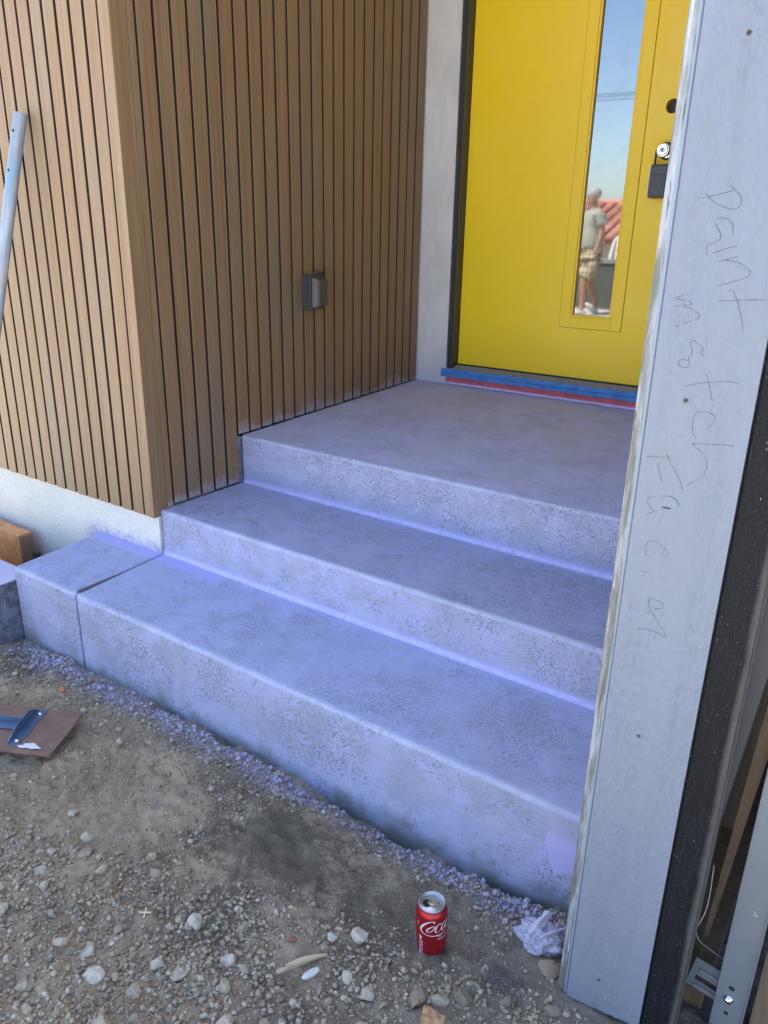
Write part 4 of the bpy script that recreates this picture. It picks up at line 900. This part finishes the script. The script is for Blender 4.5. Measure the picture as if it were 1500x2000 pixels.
# ------------------------------------------------------------------ stones
def variants(n, sub, seed):
    out = []; g = np.random.default_rng(seed)
    for i in range(n):
        bm = bmesh.new(); bmesh.ops.create_icosphere(bm, subdivisions=sub, radius=1)
        co = np.array([v.co[:] for v in bm.verts]); fc = np.array([[v.index for v in f.verts] for f in bm.faces]); bm.free()
        ax_ = np.array([1.0, g.uniform(.62, .95), g.uniform(.45, .8)])
        for _ in range(g.integers(6, 11)):      # flats
            d = g.normal(size=3); d /= np.linalg.norm(d); lim = g.uniform(.5, .82); ov = co @ d - lim; co = co - np.where(ov > 0, ov, 0)[:, None] * d * .95
        co = co * ax_ + g.normal(0, .035, co.shape); out.append((co.astype(np.float32), fc))
    return out
V2, V1 = variants(16, 2, 21), variants(26, 1, 22)
def rotm(g, tilt=.6):
    a = g.uniform(0, 2 * math.pi); b, c = g.uniform(-tilt, tilt, 2)
    Z_ = np.array([[math.cos(a), -math.sin(a), 0], [math.sin(a), math.cos(a), 0], [0, 0, 1]]); X_ = np.array([[1, 0, 0], [0, math.cos(b), -math.sin(b)], [0, math.sin(b), math.cos(b)]]); Y_ = np.array([[math.cos(c), 0, math.sin(c)], [0, 1, 0], [-math.sin(c), 0, math.cos(c)]])
    return X_ @ Y_ @ Z_
stone_meshes = []
for co, fc in V2:
    me = mesh('stone', co.tolist(), fc.tolist(), m_stone, False); stone_meshes.append(me)
blk = [(1.573, -.628, .05), (1.757, -.49, .055), (1.386, -.824, .05), (1.036, -.934, .025), (.80, -.693, .035), (.74, -.574, .03), (1.411, -.83, .03), (1.673, -.792, .05), (1.333, -.793, .02), (.118, -.524, .02)]
def blocked(x, y, r_):
    if any((x - a) ** 2 + (y - b) ** 2 < (q + r_) ** 2 for a, b, q in blk): return True
    if y > -.372 - r_ * .3 and x < 1.84: return True
    if x > 1.82 and y > -.60: return True
    if x < -.36 and y > -.49: return True
    q = Vector((x, y, 0)) - Vector((TA.x, TA.y, 0)); lx = q.dot(ex); ly = q.dot(Vector((ex.y * -1, ex.x, 0)))
    return lx > -.01 - r_ and lx < .63 and -.012 - r_ < ly < .216 + r_
# visible trapezoid of dirt, as a polygon on the ground
def in_view(x, y): return x > -.45 and y < -.36 and y > -1.30 and (y > -.76 - (2.0 - x) * .60) and (x < 2.05)
DN = fbm2(200, 100, (14, 6), 77, 4)
def patch(x, y): return DN[int(np.clip((y - GY0) / LY, 0, .999) * 100), int(np.clip((x - GX0) / LX, 0, .999) * 200)]
def density(x, y):
    d = .35 + .55 * patch(x, y)
    near = (-(y) - .50) * .8 + x * .0
    lower = np.clip((-.74 - (x - 1.0) * -.30 - y) / .22, 0, 1)      # gravel along the bottom of the picture
    d += .9 * lower
    d += 1.2 * math.exp(-((x - .13) / .17) ** 2 - ((y + .50) / .07) ** 2)
    d += .7 * math.exp(-((y + .42) / .045) ** 2)
    d -= .8 * math.exp(-((x - 1.12) / .2) ** 2 - ((y + .68) / .13) ** 2) + .4 * math.exp(-((x - .75) / .25) ** 2 - ((y + .62) / .09) ** 2)
    return d
g = np.random.default_rng(5); placed = []
named = [(1.136, -.886, .016, .92), (1.069, -1.088, .0175, .95), (1.254, -.909, .015, .97), (1.153, -.996, .014, .80), (1.30, -.955, .013, .6), (1.20, -.985, .016, .75), (.955, -1.085, .014, .7), (1.02, -.99, .012, .5), (1.44, -.70, .0145, .85), (1.395, -.735, .012, .9), (1.48, -.795, .013, .8), (1.53, -.795, .015, .7), (1.80, -.545, .019, .3), (1.62, -.76, .017, .25), (1.655, -.73, .015, .65), (.63, -.835, .013, .8), (.72, -.86, .015, .75), (1.56, -.86, .015, .7), (1.35, -1.0, .016, .75), (1.69, -.70, .017, .12), (1.845, -.625, .016, .2), (1.60, -.87, .018, .15), (1.76, -.66, .013, .15), (1.02, -1.165, .014, .4)]
for (x, y, r_, tn) in named: placed.append((x, y, r_ * 1.25))
tries = 0
while len(placed) < 292 and tries < 60000:
    tries += 1; x, y = g.uniform(-.4, 2.0), g.uniform(-1.28, -.38)
    if not in_view(x, y) or g.uniform() > density(x, y) * .8: continue
    low = -y > .80
    r_ = float(np.clip(g.lognormal(math.log(.0105 if low else .0074), .33), .0058, .021))
    if y > -.47: r_ = min(r_, .0085)
    if blocked(x, y, r_) or any((x - a) ** 2 + (y - b) ** 2 < (r_ + q) ** 2 * .75 for a, b, q in placed): continue
    placed.append((x, y, r_))
ANCH = [(1.573, -.628, 'the red can'), (1.386, -.824, 'the tan wood splinter'), (1.036, -.934, 'the cross spacer'), (.80, -.693, 'the loose nail'), (.36, -.66, 'the brown plate tool'), (.118, -.524, 'the orange chip'),
        (1.735, -.618, 'the plastic scrap'), (1.673, -.792, 'the wooden stake'), (1.333, -.793, 'the red brick chip'), (.90, -1.12, 'the bent wire'), (.74, -.574, 'the dry twig'), (1.757, -.49, 'the plastic bag'), (1.84, -.58, 'the corner board'), (0, -.366, 'the joint of the lowest step')]
rgt, fwd = Vector((.82, .573)), Vector((-.573, .82))
def stone_label(x, y, r_, tn, dusty):
    a = min(ANCH, key=lambda q: (q[0] - x) ** 2 + (q[1] - y) ** 2); d = Vector((x - a[0], y - a[1])); dist = d.length
    u, v = d.dot(rgt), d.dot(fwd)
    side_ = (('left of' if u < 0 else 'right of') if abs(u) > abs(v) * 1.6 else ('behind' if v > 0 else 'in front of') if abs(v) > abs(u) * 1.6 else ('behind and left of' if u < 0 else 'behind and right of') if v > 0 else ('in front and left of' if u < 0 else 'in front and right of'))
    far = 'close ' if dist < .07 else '' if dist < .16 else 'well '
    size = 'tiny' if r_ < .0068 else 'small' if r_ < .0095 else 'medium' if r_ < .013 else 'large'
    tone = 'violet-dusted' if dusty else 'dark brown-grey' if tn < .3 else 'brown' if tn < .5 else 'tan' if tn < .7 else 'pale beige' if tn < .86 else 'whitish'
    return f'{size} {tone} stone {far}{side_} {a[2]}'
for i, (x, y, r_) in enumerate(placed):
    o = put('stone', stone_meshes[i % 16]); z_ = float(ground_z(x, y))
    o.location = (x, y, z_ + r_ * g.uniform(.0, .30)); o.rotation_euler = (g.uniform(-.4, .4), g.uniform(-.4, .4), g.uniform(0, 6.28)); s_ = r_ * 1.12; o.scale = (s_, s_, s_ * g.uniform(.85, 1.1))
    tn = named[i][3] if i < len(named) else float(np.clip(g.beta(2.4, 1.7), 0, 1)); o.color = (tn, tn, tn, 1)
    dusty = y > -.475
    tag(o, stone_label(x, y, r_, tn, dusty), 'stone', 'violet-dusted stones at the foot of the steps' if dusty else 'loose stones on the dirt')
# the countless small gravel, one object
VS, FS, TN = [], [], []; nv = 0; cnt = 0; tries = 0
while cnt < 30000 and tries < 300000:
    tries += 1; x, y = g.uniform(-.5, 2.2), g.uniform(-1.34, -.368)
    dn = density(x, y)
    if g.uniform() > .14 + dn * .60: continue
    if x < 1.85 and y > -.75 - (2.0 - x) * .60 - .1: pass
    elif x >= 1.85: pass
    else: continue
    r_ = float(np.clip(g.lognormal(math.log(.0025), .50), .0012, .0078))
    if y > -.50: r_ *= 1.45
    elif y < -.80 - (x - 1.0) * -.25: r_ = min(r_ * 1.55, .0085)
    if blocked(x, y, r_ * .5) or (x > .45 and y > -.385): continue
    co, fc = (V1[g.integers(26)] if r_ > .0038 else V0[g.integers(14)]) if 'V0' in globals() else (None, None)
    if co is None:
        V0 = []
        for i in range(14):
            bm = bmesh.new(); bmesh.ops.create_icosphere(bm, subdivisions=1 if False else 1, radius=1); c0 = np.array([v.co[:] for v in bm.verts]); f0 = np.array([[v.index for v in f.verts] for f in bm.faces]); bm.free()
            bm = bmesh.new(); bmesh.ops.create_icosphere(bm, subdivisions=1, radius=1); bm.free()
            t_ = (1 + 5 ** .5) / 2; c0 = np.array([(-1, t_, 0), (1, t_, 0), (-1, -t_, 0), (1, -t_, 0), (0, -1, t_), (0, 1, t_), (0, -1, -t_), (0, 1, -t_), (t_, 0, -1), (t_, 0, 1), (-t_, 0, -1), (-t_, 0, 1)]) / 1.9
            f0 = np.array([(0, 11, 5), (0, 5, 1), (0, 1, 7), (0, 7, 10), (0, 10, 11), (1, 5, 9), (5, 11, 4), (11, 10, 2), (10, 7, 6), (7, 1, 8), (3, 9, 4), (3, 4, 2), (3, 2, 6), (3, 6, 8), (3, 8, 9), (4, 9, 5), (2, 4, 11), (6, 2, 10), (8, 6, 7), (9, 8, 1)])
            V0.append(((c0 * np.array([1, g.uniform(.65, 1), g.uniform(.5, .9)]) + g.normal(0, .09, c0.shape)).astype(np.float32), f0))
        co, fc = V0[0]
    vv = (co * r_ * 1.1) @ rotm(g).T; vv[:, 0] += x; vv[:, 1] += y; vv[:, 2] += float(ground_z(x, y)) + r_ * g.uniform(.05, .45)
    VS.append(vv); FS.append(fc + nv); nv += len(vv); TN.append(np.full(len(vv), float(np.clip(g.beta(2.2, 2.4), 0, 1)), np.float32)); cnt += 1
VV = np.concatenate(VS).astype(np.float32); FF = np.concatenate(FS).astype(np.int32)
me = bpy.data.meshes.new('gravel'); me.vertices.add(len(VV)); me.vertices.foreach_set('co', VV.ravel()); me.loops.add(FF.size); me.loops.foreach_set('vertex_index', FF.ravel()); me.polygons.add(len(FF))
me.polygons.foreach_set('loop_start', np.arange(0, FF.size, 3, dtype=np.int32)); me.update(calc_edges=True); me.materials.append(m_gravel)
at = me.attributes.new('tone', 'FLOAT', 'POINT'); at.data.foreach_set('value', np.concatenate(TN))
tag(put('gravel', me), 'fine gravel and grit scattered over the dirt', None, None, 'stuff')

# ------------------------------------------------------------------ across the yard (seen in the glass of the door)
def skin_mesh(name, verts, edges, radii, mat, sub=2):
    me = bpy.data.meshes.new(name); me.from_pydata(verts, edges, []); ob = bpy.data.objects.new(name, me); COL.objects.link(ob)
    sk = ob.modifiers.new('skin', 'SKIN'); sk.use_smooth_shade = True
    for i, r_ in enumerate(radii): me.skin_vertices[0].data[i].radius = r_ if isinstance(r_, tuple) else (r_, r_)
    me.skin_vertices[0].data[0].use_root = True
    ss = ob.modifiers.new('sub', 'SUBSURF'); ss.levels = sub; ss.render_levels = sub
    out = bpy.data.meshes.new_from_object(ob.evaluated_get(bpy.context.evaluated_depsgraph_get())); bpy.data.objects.remove(ob)
    out.name = name; out.materials.clear(); out.materials.append(mat); out.polygons.foreach_set('use_smooth', [True] * len(out.polygons)); return out
m_skin = plain('skin', (.30, .165, .11), .55, 0, .08); m_shirt = plain('grey_green_shirt', (.27, .275, .235), .85, 0, .12, 14, .2)
m_hair = plain('grey_hair', (.30, .30, .29), .7, 0, .2, 60, .5); m_shoe = plain('pale_shoe', (.50, .48, .46), .7, 0, .15, 40)
k = M('plaid_shorts'); o_ = k.obj(); x, y, z = k.xyz(o_)
w1 = k.step(k.math('SINE', k.math('MULTIPLY', z, 75.0)), .55, .8); w2 = k.step(k.math('SINE', k.math('MULTIPLY', k.math('ADD', x, y), 75.0)), .55, .8)
c = k.mix(w1, (.33, .27, .17), (.18, .14, .085)); c = k.mix(k.math('MULTIPLY', w2, .7), c, (.46, .41, .30)); m_plaid = k.fin(c, .85)
# local frame: walks towards -X, facing -X; left/right along Y
PX, PY = -2.12, -6.08
PR = thing('person', 'person in pale t-shirt and plaid shorts walking, mirrored in the door glass', 'person', (PX, PY, 0), (0, 0, R(-48)))
bv = [(0, 0, .93), (0, 0, 1.05), (-.01, 0, 1.22), (-.01, 0, 1.38), (-.02, 0, 1.46), (-.045, 0, 1.54), (-.055, 0, 1.62), (-.05, 0, 1.69),
      (-.01, .17, 1.40), (.03, .22, 1.16), (-.04, .24, .93), (-.07, .235, .86), (-.01, -.17, 1.40), (.04, -.22, 1.16), (.0, -.24, .93), (-.02, -.235, .86),
      (-.01, .095, .87), (-.12, .10, .50), (-.10, .10, .10), (-.20, .10, .045), (.0, -.095, .87), (.06, -.10, .50), (.22, -.10, .16), (.16, -.10, .06),
      (-.125, 0, 1.60)]
be = [(0, 1), (1, 2), (2, 3), (3, 4), (4, 5), (5, 6), (6, 7), (3, 8), (8, 9), (9, 10), (10, 11), (3, 12), (12, 13), (13, 14), (14, 15), (0, 16), (16, 17), (17, 18), (18, 19), (0, 20), (20, 21), (21, 22), (22, 23), (6, 24)]
br = [(.14, .16), (.13, .15), (.12, .16), (.10, .15), .055, .075, .088, .070, .062, .045, .034, .030, .062, .045, .034, .030, .088, .060, .042, .036, .088, .060, .042, .036, .020]
put('body', skin_mesh('body', bv, be, br, m_skin), PR)
sv = [(0, 0, .86), (0, 0, 1.05), (-.01, 0, 1.22), (-.01, 0, 1.40), (-.018, 0, 1.455), (-.01, .175, 1.405), (.02, .225, 1.23), (-.01, -.175, 1.405), (.025, -.225, 1.23)]
se = [(0, 1), (1, 2), (2, 3), (3, 4), (3, 5), (5, 6), (3, 7), (7, 8)]
put('shirt', skin_mesh('shirt', sv, se, [(.185, .205), (.18, .20), (.165, .20), (.125, .18), .075, .095, .085, .095, .085], m_shirt), PR)
hv = [(0, 0, .95), (-.005, .02, .86), (-.01, .10, .80), (-.11, .105, .50), (-.005, -.02, .86), (.01, -.10, .80), (.055, -.105, .50)]
put('shorts', skin_mesh('shorts', hv, [(0, 1), (1, 2), (2, 3), (0, 4), (4, 5), (5, 6)], [(.172, .195), (.15, .15), .132, .120, (.15, .15), .132, .120], m_plaid), PR)
put('hair', chunk_mesh('hair', .098, .088, .085, m_hair, 3, 3, .05), PR, (-.030, 0, 1.672))
for ob_ in PR.children:
    if ob_.name.split('.')[0] in ('shirt', 'shorts'):
        for v in ob_.data.vertices:
            c_ = v.co; v.co = c_ + Vector(mnoise.noise_vector(Vector((c_.x * 9, c_.y * 9, c_.z * 6)))) * .022 + Vector((1, 1, 0)) * (.010 * math.sin(c_.z * 46 + c_.y * 22 + 3 * mnoise.noise(c_ * 7)))
for (fx, fy, fz, ry) in ((-.155, .10, .045, 0), (.175, -.10, .075, R(35))):
    me = chunk_mesh('shoe', .145, .052, .048, m_shoe, 4, 3, .06); put('shoe', me, PR, (fx, fy, fz), (0, ry, 0))
for sy_ in (.035, -.035): put('eye', chunk_mesh('eye', .009, .010, .008, m_dark, 1, 2, 0), PR, (-.128, sy_, 1.635))
put('mouth', chunk_mesh('mouth', .006, .026, .005, plain('lips', (.30, .12, .10), .6), 1, 2, 0), PR, (-.118, 0, 1.555))
for sy_ in (.082, -.082): put('ear', chunk_mesh('ear', .020, .010, .030, m_skin, 2, 2, .1), PR, (-.035, sy_, 1.615))

m_wall_g = plain('dark_green_wall', (.060, .066, .058), .8, 0, .15, 8)
GW = thing('garden_wall', 'low dark green-grey garden wall across the yard, mirrored in the door glass', 'wall', (-2.1, -7.2, 0))
box('wall_body', (-4.6, 5.5, -.09, .09, -.1, .70), m_wall_g, GW); box('coping', (-4.62, 5.52, -.12, .12, .7005, .76), plain('coping', (.17, .165, .155), .8), GW, .008)
CH = thing('plastic_chair', 'white plastic chair standing behind the low dark wall, mirrored in the door glass', 'chair', (-2.45, -7.95, -.02), (0, 0, R(15)))
m_pl = plain('white_plastic', (.72, .71, .68), .4, 0, .04)
box('seat', (-.22, .22, -.22, .22, .52, .56), m_pl, CH, .012)
for sx_ in (-.19, .19):
    for sy_ in (-.19, .19): put('leg', tube_mesh('leg', [(sx_ * 1.12, sy_ * 1.12, 0), (sx_, sy_, .52)], [.020, .024], m_pl, 8), CH)
put('backrest', tube_mesh('backrest', [tuple(q) for q in catmull([(-.19, -.2, .56), (-.19, -.235, .80), (-.14, -.26, 1.06), (0, -.27, 1.11), (.14, -.26, 1.06), (.19, -.235, .80), (.19, -.2, .56)], 5)], .026, m_pl, 8), CH)
for sx_ in (-.08, .0, .08): put('back_slat', tube_mesh('back_slat', [(sx_, -.2, .56), (sx_, -.26, 1.09)], .016, m_pl, 6), CH)

# neighbour's house with a clay tile roof
k = M('clay_tile'); r = k.rnd(); n1 = k.noise(k.pos(), 3, 4); c = k.mix(r, (.30, .115, .075), (.46, .215, .15)); c = k.mix(k.step(n1, .5, .75, 0, .5), c, (.36, .25, .20)); m_tile = k.fin(c, .8)
NH = thing('neighbour_house', 'low beige house with a red clay tile roof, mirrored in the door glass', 'house', (-8.0, -24.0, -1.9))
m_beige = plain('beige_render', (.40, .345, .29), .85, 0, .1, 3)
box('house_wall', (-6, 6.0, -3, 3, 0, 2.95), m_beige, NH)
rz, ez = 4.05, 2.85
for s_ in (1, -1):
    bm = bmesh.new(); q = [(-6.5, s_ * 3.5, ez), (6.5, s_ * 3.5, ez), (6.5, 0, rz), (-6.5, 0, rz)]
    a = [bm.verts.new(v) for v in q]; b = [bm.verts.new((v[0], v[1], v[2] - .12)) for v in q]
    bm.faces.new(a); bm.faces.new(b[::-1])
    for i in range(4): bm.faces.new((a[i], a[(i + 1) % 4], b[(i + 1) % 4], b[i]))
    put('roof_slope', bmmesh('roof_slope', bm, plain('roof_underlay', (.26, .12, .08), .9)), NH)
sl_len = math.hypot(3.5, rz - ez); ang = math.atan2(rz - ez, 3.5)
tl = prism_mesh('roof_tile', [(.14 * math.cos(a), .10 * math.sin(a)) for a in np.linspace(0, math.pi, 6)], .46, m_tile, lambda a, b, c: (a, -c, b))
rows, colsn = 9, 32
for i in range(rows):
    for j in range(colsn):
        d = .42 * i; y_ = d * math.cos(ang); z_ = rz - d * math.sin(ang) + .02
        tl_o = put('roof_tile', tl, NH, (-6.2 + j * .40, y_ + .40, z_ - .40 * math.sin(ang) + .02 + random.uniform(-.01, .01))); tl_o.rotation_euler = (-ang + R(3), 0, 0)
put('ridge_cap', tube_mesh('ridge_cap', [(-6.5, 0, rz + .03), (6.5, 0, rz + .03)], .13, m_tile, 10), NH)
put('vent_pipe', tube_mesh('vent_pipe', [(2.0, .6, rz - .4), (2.0, .6, rz + .75)], .04, m_alu, 8), NH)
for x_ in (-3.6, .2, 3.4):
    wf = box('window', (x_ - .6, x_ + .6, 3.0, 3.05, 1.2, 2.2), plain('white_frame', (.6, .6, .58), .6), NH); box('pane', (x_ - .52, x_ + .52, 3.051, 3.06, 1.28, 2.12), m_black, wf)
hills = np.array([[x_, -330 - 40 * math.sin(x_ * .01), 0] for x_ in np.linspace(-420, 420, 90)])
hz = [6 + 7 * (mnoise.noise(Vector((x_ * .012, 3, 0))) + .5) for x_ in np.linspace(-420, 420, 90)]
vs = [(q[0], q[1], -12) for q in hills] + [(q[0], q[1] - 60, h_) for q, h_ in zip(hills, hz)] + [(q[0], q[1] - 160, -12) for q in hills]
fs = [(r0 * 90 + i, r0 * 90 + i + 1, (r0 + 1) * 90 + i + 1, (r0 + 1) * 90 + i) for r0 in (0, 1) for i in range(89)]
tag(put('hills', mesh('hills', vs, fs, plain('dry_hill', (.20, .19, .17), .9, 0, .2, .05), True)), 'low dry hills on the horizon across the street', kind='structure')
for px_ in (-13.0, 9.0):
    t_ = thing('utility_pole', ('wooden utility pole carrying the wires, left end of the span' if px_ < 0 else 'wooden utility pole carrying the wires, right end of the span') + ' across the yard', 'utility pole', (px_, -14, -.9))
    put('pole', tube_mesh('pole', [(0, 0, 0), (0, 0, 5.9)], [.14, .10], m_timber, 10), t_); box('crossarm', (-.05, .05, -.6, .6, 5.10, 5.20), m_timber, t_)
for i, (z_, y_, sag) in enumerate(((4.30, -13.6, .22), (4.20, -14.0, .10), (4.24, -14.4, .16))):
    tag(put('overhead_wire', tube_mesh('overhead_wire', [(x_, y_, z_ - sag * (1 - ((x_ + 2) / 11) ** 2)) for x_ in np.linspace(-13, 9, 24)], .008, m_blackrub, 5)), ('uppermost of the three', 'lowest of the three', 'middle one of the three')[i] + ' dark overhead wires strung between the two utility poles', 'wire', 'overhead wires')
